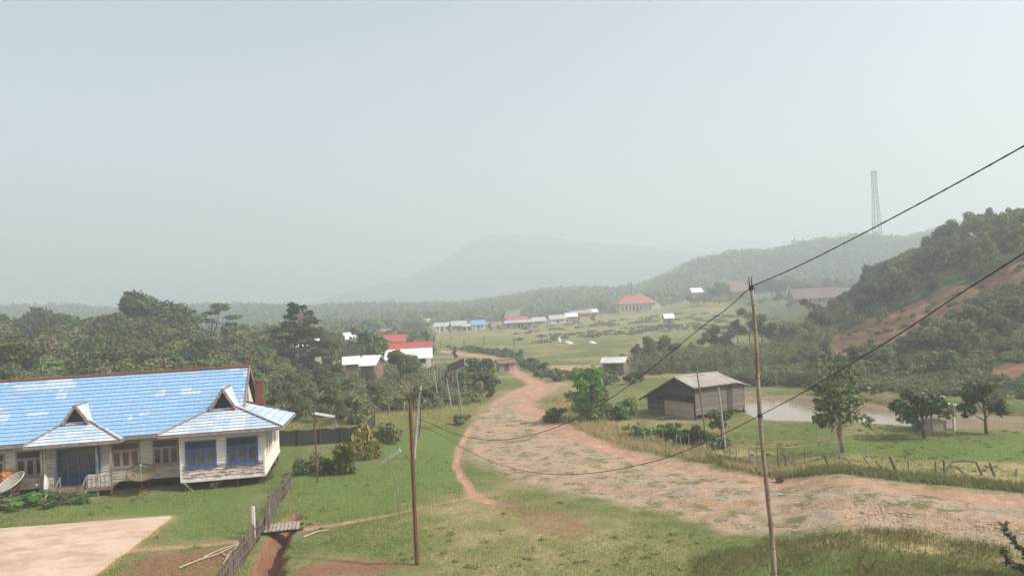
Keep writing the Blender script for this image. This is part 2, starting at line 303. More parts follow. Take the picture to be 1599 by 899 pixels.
# ------------------------------------------------------------------ terrain: one height field, its faces shared out between ground, road, path, hill, mountain
def terrain():
    az = np.concatenate([np.radians(np.arange(-180, -42, 6.0)), np.radians(np.linspace(-42, 42, 560)), np.radians(np.arange(48, 180, 6.0))])
    inv = np.linspace(1/17.0, 1/330.0, 360); dist = np.concatenate([[1, 3, 6, 9, 12, 14.5], 1/inv, np.geomspace(338, 2650, 90)])
    D, A = np.meshgrid(dist, az, indexing='ij'); X = D*np.sin(A); Y = D*np.cos(A)
    nd, na = D.shape; x = X.ravel(); y = Y.ravel(); z = hgt(x, y)
    idx = np.arange(nd*na).reshape(nd, na); nx = np.roll(idx, -1, axis=1)
    Q = np.stack([idx[:-1].ravel(), nx[:-1].ravel(), nx[1:].ravel(), idx[1:].ravel()], 1)[:, ::-1]
    def soft(sd, wd): return np.clip(.5-sd/(2*wd), 0, 1)
    dd = np.clip(y/40, .5, 6)
    road = soft(poly_sd(x, y, ROAD)+.35, 1.7)
    trk = np.zeros_like(x)
    for t in TRACKS: trk = np.maximum(trk, soft(line_d(x, y, t), .7*dd**.3)*.92)
    pth = np.zeros_like(x)
    for t in PATHS: pth = np.maximum(pth, soft(line_d(x, y, t)-.05, .3))
    red = np.zeros_like(x)
    for P, s in REDS: red = np.maximum(red, s*soft(poly_sd(x, y, P), .9))
    red = np.maximum(red, .95*soft(poly_sd(x, y, GULLY)-.15, .3)); red = np.maximum(red, .7*soft(np.abs(poly_sd(x, y, POND))-.5, .6)*sst(0, 1, x))
    dry = .25+.35*sst(150, 230, y)*(fbm(x, y, 30, 2)) + .9*soft(poly_sd(x, y, gp((850, 640), (880, 655), (950, 685), (1100, 718), (1300, 755), (1600, 788), (1600, 745), (1300, 730), (1150, 700), (1020, 675), (930, 650), (880, 625)))-.3, .8)
    dry = dry + .55*soft(line_d(x, y, gl((1180, 870, .4), (1350, 860, 1.0), (1560, 880, 1.2))), .8) + .3*soft(poly_sd(x, y, gp((640, 790), (760, 770), (1000, 830), (1100, 899), (640, 940))), 2)
    dry = np.maximum(dry, .85*soft(np.abs(poly_sd(x, y, COURT))-.35, .5))
    lush = soft(poly_sd(x, y, gp((450, 740), (560, 690), (700, 665), (712, 720), (715, 760), (600, 800), (470, 815))), 1.0)*.9
    lush = np.maximum(lush, .9*soft(poly_sd(x, y, gp((1160, 700), (1350, 705), (1599, 690), (1599, 750), (1350, 725), (1160, 712))), .8)); lush = np.maximum(lush, .8*soft(poly_sd(x, y, gp((0, 800), (440, 750), (460, 690), (440, 690), (380, 835), (260, 845), (270, 808))), 1))
    lush = np.maximum(lush, .75*soft(poly_sd(x, y, gp((1080, 850), (1300, 850), (1599, 885), (1599, 930), (1080, 930))), 1)); lush = np.maximum(lush, .5*sst(170, 185, y)*sst(235, 215, y))
    cutp = [[hit(*q)[:2] for q in P] for P in (((1225, 572), (1262, 545), (1330, 513), (1400, 488), (1470, 455), (1540, 430), (1630, 400), (1630, 450), (1560, 468), (1500, 510), (1430, 545), (1340, 570), (1260, 585)), ((1540, 583), (1560, 573), (1620, 562), (1620, 596), (1570, 598)))]
    cut = np.maximum(soft(poly_sd(x, y, cutp[0]), 2.0), soft(poly_sd(x, y, cutp[1]), .8))
    bk = [hit(*q)[:2] for q in ((858, 571), (935, 570), (938, 586), (900, 588), (862, 584))]
    trk = np.maximum(np.maximum(trk, soft(poly_sd(x, y, bk), 1.0)), pth)
    z = z - .07*np.clip(trk, 0, 1)*road + road*((vn(x, y, .5, 1)-.5)*.09+(vn(x, y, 1.4, 2)-.5)*.14) - .05*pth
    ma = np.stack([road, trk, red, np.clip(sst(430, 520, y)+.8*sst(.6, 2.0, table(*HILL, 800+1231*np.clip(x/np.maximum(y, 3), -1.6, 1.6), np.maximum(y, 3)))*sst(50, 60, y), 0, 1)], 1); mb = np.stack([np.clip(dry, 0, 1), cut, lush, np.ones_like(x)], 1)
    V = np.stack([x, y, z], 1)
    e1 = V[Q[:, 1]]-V[Q[:, 0]]; e2 = V[Q[:, 3]]-V[Q[:, 0]]; fn = np.cross(e1, e2); vnrm = np.zeros_like(V)
    for c in range(4): np.add.at(vnrm, Q[:, c], fn)
    vnrm /= np.linalg.norm(vnrm, axis=1)[:, None]+1e-12
    fx = x[Q].mean(1); fy = y[Q].mean(1); fz = z[Q].mean(1)
    cls = np.zeros(len(Q), int); ptr = (trk[Q].mean(1) > .5)
    roadm = (road[Q].mean(1) > .5) | np.any([line_d(fx, fy, t) < 0 for t in TRACKS[:3]], axis=0); cls[ptr & (pth[Q].mean(1) > .5)] = 2; cls[roadm] = 1
    pxx = 800+1231*np.clip(fx/np.maximum(fy, 3), -1.6, 1.6); hl = table(*HILL, pxx, fy); cls[(hl > .35) & (fy > 55) & (pxx > 1150) & (cls == 0)] = 3
    cls[fy > 440] = 4; cls[fy > 1000] = 5
    for c, nm in enumerate(['ground', 'road', 'footpath', 'hill', 'far_hills', 'mountain']):
        q = Q[cls == c]; u, invx = np.unique(q, return_inverse=True); q2 = invx.reshape(q.shape)
        o = newmesh(nm, V[u], q2, GROUND, smooth=True); me = o.data
        for an, arr in (('mask_a', ma), ('mask_b', mb)):
            a = me.attributes.new(an, 'FLOAT_COLOR', 'POINT'); a.data.foreach_set('color', arr[u].astype(np.float32).ravel())
        try: me.normals_split_custom_set_from_vertices([tuple(v) for v in vnrm[u]])
        except Exception as ex: print('normals', ex)
        tag(o, kind='structure', label={'ground': 'wide green and dry grassland of the valley floor', 'road': 'stony pale gravel road curving away with pinkish earth wheel tracks', 'footpath': 'narrow red earth footpaths trodden through the grass', 'hill': 'steep hill with a red earth cut above the pond', 'far_hills': 'hazy wooded ridge behind the valley', 'mountain': 'pale mountain almost lost in the haze'}[nm])
terrain()
# water
_k = N('pond_water', .10, .5); _k.col(_k.mix(_k.rng(_k.noise(_k.pos(), .12, 3), .4, .6), (.30, .225, .155), (.27, .20, .135))); _k.bump(_k.noise(_k.pos((1, 2.2, 1)), 2.2, 3), .05, .01)
WATER = _k.m
px_, py_ = np.array(POND).T
_c = np.array([px_.mean(), py_.mean()])
mb = MB(); mb.add([(*(_c+(np.array(p)-_c)*1.06), -.26) for p in POND], [tuple(range(len(POND)))][:1]); 
tag(mb.build('water', WATER), 'still muddy brown pond water below the hill', kind='structure')
# concrete court
_k = N('court_concrete', .85); _f = _k.noise(_k.pos(), .35, 6, .65); _g = _k.noise(_k.pos((.6, 1.1, 1)), .8, 6, .75); _c = _k.mix(_k.rng(_f, .35, .65), (.50, .36, .27), (.57, .44, .34)); _c = _k.mix(_k.rng(_g, .46, .62, 0, .75), _c, (.38, .25, .18)); _c = _k.mix(_k.rng(_k.noise(_k.pos((.5, 1.4, 1)), 2.6, 6, .8), .55, .68, 0, .5), _c, (.30, .20, .14)); _c = _k.mix(_k.rng(_k.noise(_k.pos(), 1.7, 5, .8), .60, .72, 0, .5), _c, (.62, .52, .43))
_v = _k.n('ShaderNodeTexVoronoi', feature='DISTANCE_TO_EDGE'); _k.L(_k.pos(), _v.inputs['Vector']); _v.inputs['Scale'].default_value = .28; _k.col(_k.mix(_k.rng(_v.outputs['Distance'], .002, .01, .15, 0), _c, (.22, .16, .11))); _k.bump(_g, .25, .015)
COURTM = _k.m
mb = MB(); mb.prism([(*p, -.1) for p in COURT][::-1], (0, 0, .22)); tag(mb.build('pavement', COURTM), 'bare sandy concrete court slab in front of the blue-roofed house', kind='structure')
# ------------------------------------------------------------------ long wooden house with blue tiled roofs
HO = np.array([-15.0, 46.29, 0.0]); HA = math.atan2(.187, 1.0)
HD = np.array([math.cos(HA), math.sin(HA), 0]); HN = np.array([-math.sin(HA), math.cos(HA), 0])
def hw(a, b, z): return HO + HD*a + HN*b + np.array([0, 0, z])
def hloc(px, py, b):
    p = PPL(px, py, hw(0, b, 0), HN); q = p-HO; return np.array([q@HD, b, p[2]])
def hside(px, py, a):
    p = PPL(px, py, hw(a, 0, 0), HD); q = p-HO; return np.array([a, q@HN, p[2]])
def tile_mat(name, c1, c2, c3, fade):
    k = N(name, .42, .45); uv = k.n('ShaderNodeTexCoord').outputs['UV']
    mp = k.n('ShaderNodeMapping'); mp.inputs['Scale'].default_value = (1/.30, 1, 1); k.L(uv, mp.inputs[0])
    fl = k.n('ShaderNodeVectorMath', operation='FLOOR'); k.L(mp.outputs[0], fl.inputs[0]); wn = k.n('ShaderNodeTexWhiteNoise', noise_dimensions='2D'); k.L(fl.outputs[0], wn.inputs[0])
    c = k.mix(k.math('MULTIPLY', wn.outputs[0], .6), c1, c2)
    mp2 = k.n('ShaderNodeMapping'); mp2.inputs['Scale'].default_value = (.30, .55, 1); k.L(fl.outputs[0], mp2.inputs[0]); rg_ = k.noise(mp2.outputs[0], .30, 2, .5)
    mp3 = k.n('ShaderNodeMapping'); mp3.inputs['Scale'].default_value = (.34, .52, 1); k.L(fl.outputs[0], mp3.inputs[0]); fl3 = k.n('ShaderNodeVectorMath', operation='FLOOR'); k.L(mp3.outputs[0], fl3.inputs[0]); wn3 = k.n('ShaderNodeTexWhiteNoise', noise_dimensions='2D'); k.L(fl3.outputs[0], wn3.inputs[0])
    fade_f = k.math('GREATER_THAN', k.math('ADD', rg_, k.math('MULTIPLY', wn3.outputs[0], .20)), fade); c = k.mix(k.math('MULTIPLY', fade_f, .75), c, c3)
    sx = k.n('ShaderNodeSeparateXYZ'); k.L(mp.outputs[0], sx.inputs[0]); fr = k.math('FRACT', sx.outputs[0])
    c = k.mix(k.math('MULTIPLY', k.math('LESS_THAN', fr, .10), .32), c, (.10, .20, .42))
    st = k.noise(k.co('Object', (1, .5, .5)), 1.1, 6, .75); c = k.mix(k.rng(st, .48, .72, 0, .55), c, (.30, .36, .42))
    k.bump(k.math('PINGPONG', fr, .5), .35, .03); return k.col(c)
ROOF_BLUE = tile_mat('blue_roof_tiles', (.20, .37, .60), (.28, .44, .65), (.47, .54, .62), .72)
ROOF_PALE = tile_mat('pale_blue_roof_tiles', (.36, .49, .66), (.44, .54, .68), (.56, .60, .65), .62)
ROOF_STEP_SHADE = plain('roof_step_shade', (.045, .075, .15), .9, .4)  # shadow line below each tile course, put into the riser colour
RIDGE_RED = plain('rusty_red_ridge', (.22, .085, .05), .8, .5, 6)
FASCIA = plain('weathered_fascia_board', (.33, .24, .19), .8, .5, 5, (.17, .11, .085))
def siding_mat(name, c1, c2, c3, peel):
    k = N(name, .8, .25); o = k.co(); f = k.noise(k.co('Object', (1, 1, 4)), 1.6, 6, .7); g = k.noise(o, 9, 4, .7)
    sx = k.n('ShaderNodeSeparateXYZ'); k.L(o, sx.inputs[0]); row = k.math('FRACT', k.math('MULTIPLY', sx.outputs[2], 1/.17))
    c = k.mix(k.rng(f, .35, .65), c1, c2); c = k.mix(k.math('MULTIPLY', k.rng(k.math('ADD', f, k.math('MULTIPLY', k.math('SUBTRACT', g, .5), .5)), peel, peel+.08), .8), c, c3)
    c = k.mix(k.math('MULTIPLY', k.math('LESS_THAN', row, .1), .45), c, (.10, .085, .075)); k.bump(k.math('GREATER_THAN', row, .1), .5, .02); return k.col(c)
SIDE_W = siding_mat('whitewashed_boards', (.72, .68, .64), (.60, .55, .51), (.26, .17, .13), .61)
SIDE_G = siding_mat('weathered_boards', (.54, .49, .45), (.42, .37, .33), (.22, .16, .13), .57)
SIDE_P = siding_mat('peeling_boards', (.58, .53, .49), (.46, .40, .36), (.22, .12, .09), .47)
BLUEP = plain('blue_window_paint', (.05, .115, .33), .5, .35, 4); DARKBL = plain('dark_blue_door_paint', (.022, .04, .10), .45, .4, 2)
PINKP = plain('faded_mauve_paint', (.36, .25, .25), .6, .3, 4); PURP = plain('dark_plum_lattice', (.10, .05, .065), .6, .4, 5)
_k = N('dark_window_glass', .12, .5); _k.col(_k.mix(_k.rng(_k.noise(_k.co(), 1.1, 2), .4, .65), (.018, .018, .018), (.055, .05, .038))); GLASS = _k.m
_k = N('curtained_window_glass', .2, .5); _k.col(_k.mix(_k.rng(_k.noise(_k.co(), 2, 2), .4, .65), (.085, .075, .045), (.05, .045, .035))); GLASSC = _k.m
WOODD = plain('dark_old_wood', (.075, .055, .045), .9, .5, 6, stretch=(1, 1, .2)); WOODG = plain('grey_old_wood', (.27, .235, .20), .9, .45, 5, (.13, .105, .09), stretch=(1, 1, .25)); WOODB = plain('brown_steps_wood', (.24, .165, .125), .9, .4, 5)
DARKVOID = plain('dark_void_shade', (.05, .038, .03), 1, .4)  # shade of hollow places as a flat dark colour
house = empty('wooden_house', (0, 0, 0), 'long whitewashed wooden house on stilts under a bright blue tiled roof', 'house')
house.location = tuple(HO); house.rotation_euler = (0, 0, HA)      # children are built in its local frame: a along the front, b back, z up
def slope(mbx, B0, B1, T1, T0, n, lip=.038, m=0, mg=1, uvs=None):
    """one roof slope as n stepped courses of tiles between the eave B0-B1 and the top T0-T1; a dark riser closes each step"""
    B0, B1, T0, T1 = [np.asarray(p, float) for p in (B0, B1, T0, T1)]
    nrm = np.cross(B1-B0, (T0+T1)/2-(B0+B1)/2); nrm /= np.linalg.norm(nrm); nrm = nrm if nrm[2] > 0 else -nrm
    ax = (B1-B0)/np.linalg.norm(B1-B0)
    for i in range(n):
        t0, t1 = i/n, (i+1)/n; a = B0+(T0-B0)*t0; b = B1+(T1-B1)*t0; c = B1+(T1-B1)*t1; d = B0+(T0-B0)*t1
        mbx.add([a+nrm*lip, b+nrm*lip, c+nrm*.006, d+nrm*.006], [(0, 1, 2, 3)], m)
        for p, vv in ((a, i+.02), (b, i+.02), (c, i+.98), (d, i+.98)): uvs.append(((p-B0)@ax+37, vv))
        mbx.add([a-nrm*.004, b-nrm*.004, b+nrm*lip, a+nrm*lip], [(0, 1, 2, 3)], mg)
        for _ in range(4): uvs.append((0, 0))
    # underside
    mbx.add([B0-nrm*.06, B1-nrm*.06, T1-nrm*.06, T0-nrm*.06], [(3, 2, 1, 0)], 2); uvs += [(0, 0)]*4
def roofpart(name, slopes, parent, mat):
    m_ = MB(); uvs = []
    for s in slopes: slope(m_, *s, uvs=uvs)
    o = newmesh(name, m_.V, m_.F, [mat, ROOF_STEP_SHADE, WOODD], parent, uv=uvs, mi=m_.mi); return o
RL, RR, EB, RB, EZ = -24.0, None, .85, 5.1, 3.27
_r = hloc(389, 573, RB); RR = _r[0]; RZ_ = _r[2]; print('ridge', _r, hloc(0, 601, RB))
BB = 2*RB-EB
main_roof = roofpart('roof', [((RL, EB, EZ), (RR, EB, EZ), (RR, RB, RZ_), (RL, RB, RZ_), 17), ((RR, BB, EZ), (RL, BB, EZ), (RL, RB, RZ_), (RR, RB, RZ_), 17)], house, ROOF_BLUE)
m_ = MB(); m_.tube([(RL-.1, RB, RZ_+.03), (RR+.12, RB, RZ_+.06)], .10, 8); m_.build('ridge_cap', RIDGE_RED, main_roof)
m_ = MB()
for s in (1, -1):      # barge boards of the right gable
    e = EB if s > 0 else BB
    m_.bar((RR+.05, e, EZ+.02), (RR+.05, RB, RZ_+.02), .05, .24)
m_.bar((RL, EB-.03, EZ-.10), (RR, EB-.03, EZ-.10), .03, .17)
m_.build('barge_board', FASCIA, main_roof)
m_ = MB(); m_.prism([(RR-.25, EB+.25, EZ-.08), (RR-.25, BB-.25, EZ-.08), (RR-.25, RB, RZ_-.2)], (-.08, 0, 0)); m_.build('gable_wall', SIDE_W, house)
def dutch(ac, wl, wr, b0, z0, gb, gz, gh, az, bback, zb=None, name='roof', n=8, right_back=None):
    """hipped roof with a small open gablet above its front slope"""
    g0, g1 = (ac-gh, gb, gz), (ac+gh, gb, gz); e0, e1 = (ac-wl, b0, z0), (ac+wr, b0, z0)
    S = [(e0, e1, g1, g0, n)]
    rb = right_back if right_back else (ac+wr+.15, bback, z0)
    S.append((e1, rb, (ac+gh, rb[1]-1.2 if right_back else bback, gz), g1, 7))
    S.append(((ac-wl, bback, z0), e0, g0, (ac-gh, bback, gz), 7))
    tb = bback-1.2 if right_back else bback
    S.append(((ac+gh+.06, gb-.32, gz-.03), (ac+gh+.06, tb, gz-.03), (ac, tb, az), (ac, gb-.32, az), 4))
    S.append(((ac-gh-.06, tb, gz-.03), (ac-gh-.06, gb-.32, gz-.03), (ac, gb-.32, az), (ac, tb, az), 4))
    if right_back: S.append((rb, (ac-wl, rb[1], z0), (ac-gh, tb, gz), (ac+gh, tb, gz), 6))
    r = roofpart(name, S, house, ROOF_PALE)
    q = MB()
    for s in (-1, 1): q.bar((ac+s*(gh+.1), gb-.34, gz-.05), (ac, gb-.34, az+.02), .05, .15)
    q.bar((ac-gh-.15, gb-.30, gz+.02), (ac+gh+.15, gb-.30, gz+.02), .05, .06)
    q.bar((ac-wl, b0-.03, z0-.08), (ac+wr, b0-.03, z0-.08), .03, .15); q.bar((ac+wr+.03, b0, z0-.08), (rb[0]+.03, rb[1], z0-.08), .03, .13)
    q.build('barge_board', FASCIA, r)
    q = MB()
    for s, e in ((-1, e0), (1, e1)): q.tube([(e[0], e[1], e[2]+.07), (ac+s*gh, gb, gz+.08)], .055, 6)
    q.tube([(ac, gb-.36, az+.02), (ac, tb, az+.02)], .06, 6); q.build('hip_cap', FASCIA, r)
    q = MB(); q.prism([(ac-gh, gb+.12, gz), (ac+gh, gb+.12, gz), (ac, gb+.12, az-.06)], (0, .05, 0)); q.build('gablet_louver', DARKBL, r)
    return r
g = hloc(350, 637, 1.2); ap = hloc(350, 608, 1.0); e0 = hloc(245, 681, -.8); e1 = hloc(440, 666.5, -.8)
print('bay', g, ap, e0, e1, hside(461, 645, 1.35))
BZ = (e0[2]+e1[2])/2
dutch(g[0], g[0]-e0[0], e1[0]-g[0], -.8, BZ, 1.2, g[2], .62, ap[2], 6.2, right_back=(e1[0]+.25, hside(461, 645, e1[0]+.25)[1], BZ), n=8)
g2 = hloc(121, 659, 1.55); ap2 = hloc(122, 633, 1.4); f0 = hloc(35, 694, .05); f1 = hloc(186, 681.5, .05); print('porch', g2, ap2, f0, f1)
PZ = min((f0[2]+f1[2])/2, EZ-.08)
dutch(g2[0], g2[0]-f0[0], f1[0]-g2[0], .05, PZ, 1.55, g2[2], .6, ap2[2], 4.4, n=7)
FZ = .58
# walls (boards lapped over each other)
def boards(mbx, p0, p1, z0, z1, th=.045, step=.17, nrm=(0, -1, 0), m=0):
    p0 = np.array([*p0, 0.]); p1 = np.array([*p1, 0.]); nrm = np.array(nrm, float); z = z0
    while z < z1-.01:
        t = min(z+step, z1); q = [p0+nrm*.0+(0, 0, z), p0+nrm*(th+.012)+(0, 0, z), p0+nrm*th*.6+(0, 0, t), p0+(0, 0, t)]
        mbx.prism(q, p1-p0, m); z += step
m_ = MB(); boards(m_, (RL, 1.6), (-4.6, 1.6), FZ, EZ+.05, m=0); m_.box(((RL-4.6)/2, 1.66, (FZ+EZ)/2+.02), (-4.6-RL, .1, EZ-FZ)); m_.build('front_wall', SIDE_G, house)
m_ = MB(); boards(m_, (-4.57, 0), (0, 0), FZ+.02, 1.45, m=1); boards(m_, (-4.57, 0), (0, 0), 1.45, BZ+.1, m=0); m_.box((-2.285, .06, (FZ+BZ)/2+.05), (4.5, .1, BZ-FZ)); boards(m_, (-4.57, 1.55), (-4.57, 0), FZ, BZ+.1, nrm=(-1, 0, 0))
m_.bar((-4.58, -.02, FZ-.05), (-4.58, -.02, BZ), .10); m_.bar((.02, -.02, FZ-.05), (.02, -.02, BZ), .10); m_.bar((-4.6, -.03, FZ-.02), (.05, -.03, FZ-.02), .08, .14)
m_.build('bay_wall', [SIDE_W, SIDE_P], house)
SB = hside(435, 690, 0)[1]; print('side depth', SB)
_wp = plain('cream_white_paint', (.74, .68, .60), .7, .12, 2)
m_ = MB(); boards(m_, (0, 0), (0, SB), FZ, BZ+.12, nrm=(1, 0, 0)); m_.bar((.05, 0, FZ), (.05, SB, FZ), .06, .14); m_.box((-.06, SB/2, (FZ+BZ)/2+.05), (.1, SB, BZ-FZ)); m_.build('side_wall', _wp, house)
m_ = MB(); m_.box((-2.2, SB, (FZ+BZ)/2), (4.4, .1, BZ-FZ)); m_.box(((RL-1.6)/2, BB-.7, (FZ+EZ)/2), (-1.6-RL, .1, EZ-FZ)); m_.build('back_wall', SIDE_G, house)
m_ = MB(); m_.box((-2.285, SB/2, FZ-.06), (4.6, SB, .1)); m_.box(((RL-4.6)/2, (1.6+BB-.7)/2, FZ-.06), (-4.6-RL, BB-2.3, .1)); m_.build('floor_frame', WOODD, house)
rnd = random.Random(3)
def stilt(a, b, ztop=FZ-.1, r=.07, m=WOODD):
    p = hw(a, b, 0); z = H(p[0], p[1]); q = MB(); q.tube([(a, b, z-.25), (a+rnd.uniform(-.03, .03), b, ztop)], r, 7); q.build('stilt', m, house)
for b in (.1, 2.6, 5.2): [stilt(a, b) for a in np.linspace(-4.45, -.1, 4)]
for b in np.linspace(.9, SB-.2, 5): stilt(-.08, b, r=.06)
for b in (1.75, 4.5): [stilt(a, b) for a in np.arange(-22, -5, 1.9)]
q = MB(); p = hw(-4.4, -.05, 0); z = H(p[0], p[1]); q.bar((-4.45, -.05, FZ-.1), (-3.9, -.25, z), .07); q.build('brace', WOODG, house)
def window(px0, py0, px1, py1, b, style, side=None):
    if side is None: A = hloc(px0, py0, b); B = hloc(px1, py1, b); a0, a1 = A[0], B[0]; z1, z0 = A[2], B[2]; X = np.array([1., 0, 0]); Nn = np.array([0, -1., 0]); o = np.array([(a0+a1)/2, b-.06, 0])
    else: a0, a1, z0, z1 = side; X = np.array([0, 1., 0]); Nn = np.array([1., 0, 0]); o = np.array([.06, (a0+a1)/2, 0])
    W = a1-a0; fr = {'blue': BLUEP, 'mauve': PINKP, 'white': SIDE_W}[style]; m_ = MB()
    def bx(u, z, w_, h_, dpt, out=0.0, mm=0): m_.box(o+X*u+Nn*(out)+np.array([0, 0, z]), (w_, dpt, h_), mm, ax=(X, Nn, np.array([0, 0, 1.])))
    t = .075
    bx(-W/2, (z0+z1)/2, t, z1-z0, .11); bx(W/2, (z0+z1)/2, t, z1-z0, .11); bx(0, z0, W+.16, t, .16); bx(0, z1, W+.1, t, .12)
    zt = z0+(z1-z0)*.70
    if style != 'white':
        bx(0, zt, W, t, .10)
        for s in (-1, 1): bx(s*W/6, (z0+zt)/2, t*1.1, zt-z0, .10)
        for s in (-1, 0, 1):
            for q in (-1, 1): bx(s*W/3+q*(W/6-.06), (z0+zt)/2, .05, zt-z0, .07, .01)
            bx(s*W/3, z0+.07, W/3, .06, .07, .01); bx(s*W/3, zt-.07, W/3, .06, .07, .01)
    fo = m_.build('window', [fr], house)
    p_ = MB(); p_.box(o+Nn*.0+np.array([0, 0, ((z0 + zt) if style != 'white' else (z0+z1))/2]), (W-.02, .05, (zt if style != 'white' else z1)-z0), ax=(X, Nn, np.array([0, 0, 1.])))
    p_.build('pane', GLASSC if style == 'blue' else GLASS, fo)
    if style != 'white':
        l_ = MB(); zc = (zt+z1)/2; hh = z1-zt
        l_.box(o+np.array([0, 0, zc]), (W-.04, .04, hh-.05), 1, ax=(X, Nn, np.array([0, 0, 1.])))
        for i in range(13): l_.box(o+X*((i-6)/13*W)+Nn*.03+np.array([0, 0, zc]), (.022, .03, hh-.06), 0, ax=(X, Nn, np.array([0, 0, 1.])))
        for i in (-1, 0, 1): l_.box(o+Nn*.03+np.array([0, 0, zc+i*hh*.26]), (W-.06, .035, .02), 0, ax=(X, Nn, np.array([0, 0, 1.])))
        l_.build('transom_lattice', [PURP if style == 'mauve' else DARKBL, GLASS], fo)
    return fo
window(290, 690, 338, 726, 0, 'blue'); window(354.5, 684, 403, 721, 0, 'blue')
window(175, 692, 219, 727, 1.6, 'mauve'); window(239, 687, 279.5, 722, 1.6, 'mauve'); window(26, 705, 70, 740, 1.6, 'mauve'); window(-28, 711, 8, 746, 1.6, 'mauve')
for i in range(3): window(-200-90*i, 720+8*i, -156-90*i, 755+8*i, 1.6, 'mauve')
for b in np.array([.10, .23, .36, .62, .78])*SB: window(0, 0, 0, 0, 0, 'white', side=(b, b+.55, FZ+1.0, FZ+2.35))
# porch: blue door, deck, steps, posts, parapets
A = hloc(90, 702, 1.6); B = hloc(157, 752, 1.6); dz0 = FZ+.02; dw = B[0]-A[0]; dh = A[2]-dz0; ac = (A[0]+B[0])/2
m_ = MB()
for s in (-1, 1): m_.box((ac+s*dw/2, 1.52, dz0+dh/2), (.09, .12, dh))
m_.box((ac, 1.52, dz0+dh), (dw+.09, .12, .09)); m_.box((ac, 1.52, dz0+dh*.76), (dw, .08, .07))
for i in range(-1, 2): m_.box((ac+i*dw/4, 1.52, dz0+dh*.38), (.08, .08, dh*.76))
for i in (-1.5, -.5, .5, 1.5):
    m_.box((ac+i*dw/4, 1.53, dz0+dh*.16), (dw/4-.1, .05, dh*.3), 1); m_.box((ac+i*dw/4, 1.53, dz0+dh*.36), (dw/4-.06, .055, .06))
do = m_.build('double_door', [BLUEP, DARKBL], house)
m_ = MB(); m_.box((ac, 1.55, dz0+dh*.56), (dw-.06, .03, dh*.86)); m_.build('pane', GLASS, do)
m_ = MB(); m_.box((ac+.06, 1.47, dz0+.95), (.03, .05, .14)); m_.build('handle', FASCIA, do)
pa0, pa1 = f0[0]+.75, f1[0]-.55
m_ = MB(); m_.box(((pa0+pa1)/2, .95, FZ-.04), (pa1-pa0, 1.3, .08)); m_.box(((pa0+pa1)/2, .32, FZ-.1), (pa1-pa0, .06, .16)); m_.build('porch_deck', WOODB, house)
for a in (pa0+.05, pa1-.05, ac-dw/2-.25, ac+dw/2+.22):
    p = hw(a, .4, 0); q = MB(); q.box((a, .4, (PZ+H(p[0], p[1])-.2)/2), (.11, .11, PZ-H(p[0], p[1])+.2)); q.build('porch_post', WOODG, house)
for x0, x1 in ((pa0+.1, ac-dw/2+.15), (ac+dw/2-.25, pa1-.1)):
    q = MB(); q.box(((x0+x1)/2, .4, FZ+.35), (x1-x0, .05, .62)); q.bar((x0, .39, FZ+.70), (x1, .39, FZ+.70), .08); [q.bar((x0+(x1-x0)*i/5, .36, FZ), (x0+(x1-x0)*i/5, .36, FZ+.7), .04) for i in range(6)]; q.build('parapet', SIDE_G, house)
m_ = MB(); sa0, sa1 = ac-.55, ac+.75
for i in range(4): m_.box(((sa0+sa1)/2, .22-i*.26, FZ-.09-i*.15), (sa1-sa0, .27, .05)); m_.box(((sa0+sa1)/2, .10-i*.26, FZ-.15-i*.15), (sa1-sa0, .03, .12))
st_ = m_.build('steps', WOODB, house)
for a in (sa0-.05, sa1+.05):
    m_ = MB(); m_.bar((a, .32, FZ-.05), (a, -.75, -.08), .06, .2); m_.bar((a, .35, FZ-.05), (a, .35, FZ+.75), .07); m_.bar((a, -.6, -.1), (a, -.6, .75), .07); m_.bar((a, .35, FZ+.72), (a, -.6, .72), .05); m_.build('handrail', WOODG, st_)

m_ = MB(); c0 = hloc(392, 620, 4.0); m_.box((RR+.55, 5.3, 4.75), (.5, .5, 1.7)); m_.box((RR+.55, 5.3, 5.62), (.6, .6, .1)); m_.build('chimney', plain('rusty_flue', (.20, .08, .05), .9, .5, 5), house)
m_ = MB(); m_.add([(RL, 1.9, .16), (-.3, 1.9, .16), (-.3, BB-1, .16), (RL, BB-1, .16)], [(0, 1, 2, 3)]); m_.build('underfloor_shade', DARKVOID, house)  # added dark sheet, its colour stands for the shade below the house
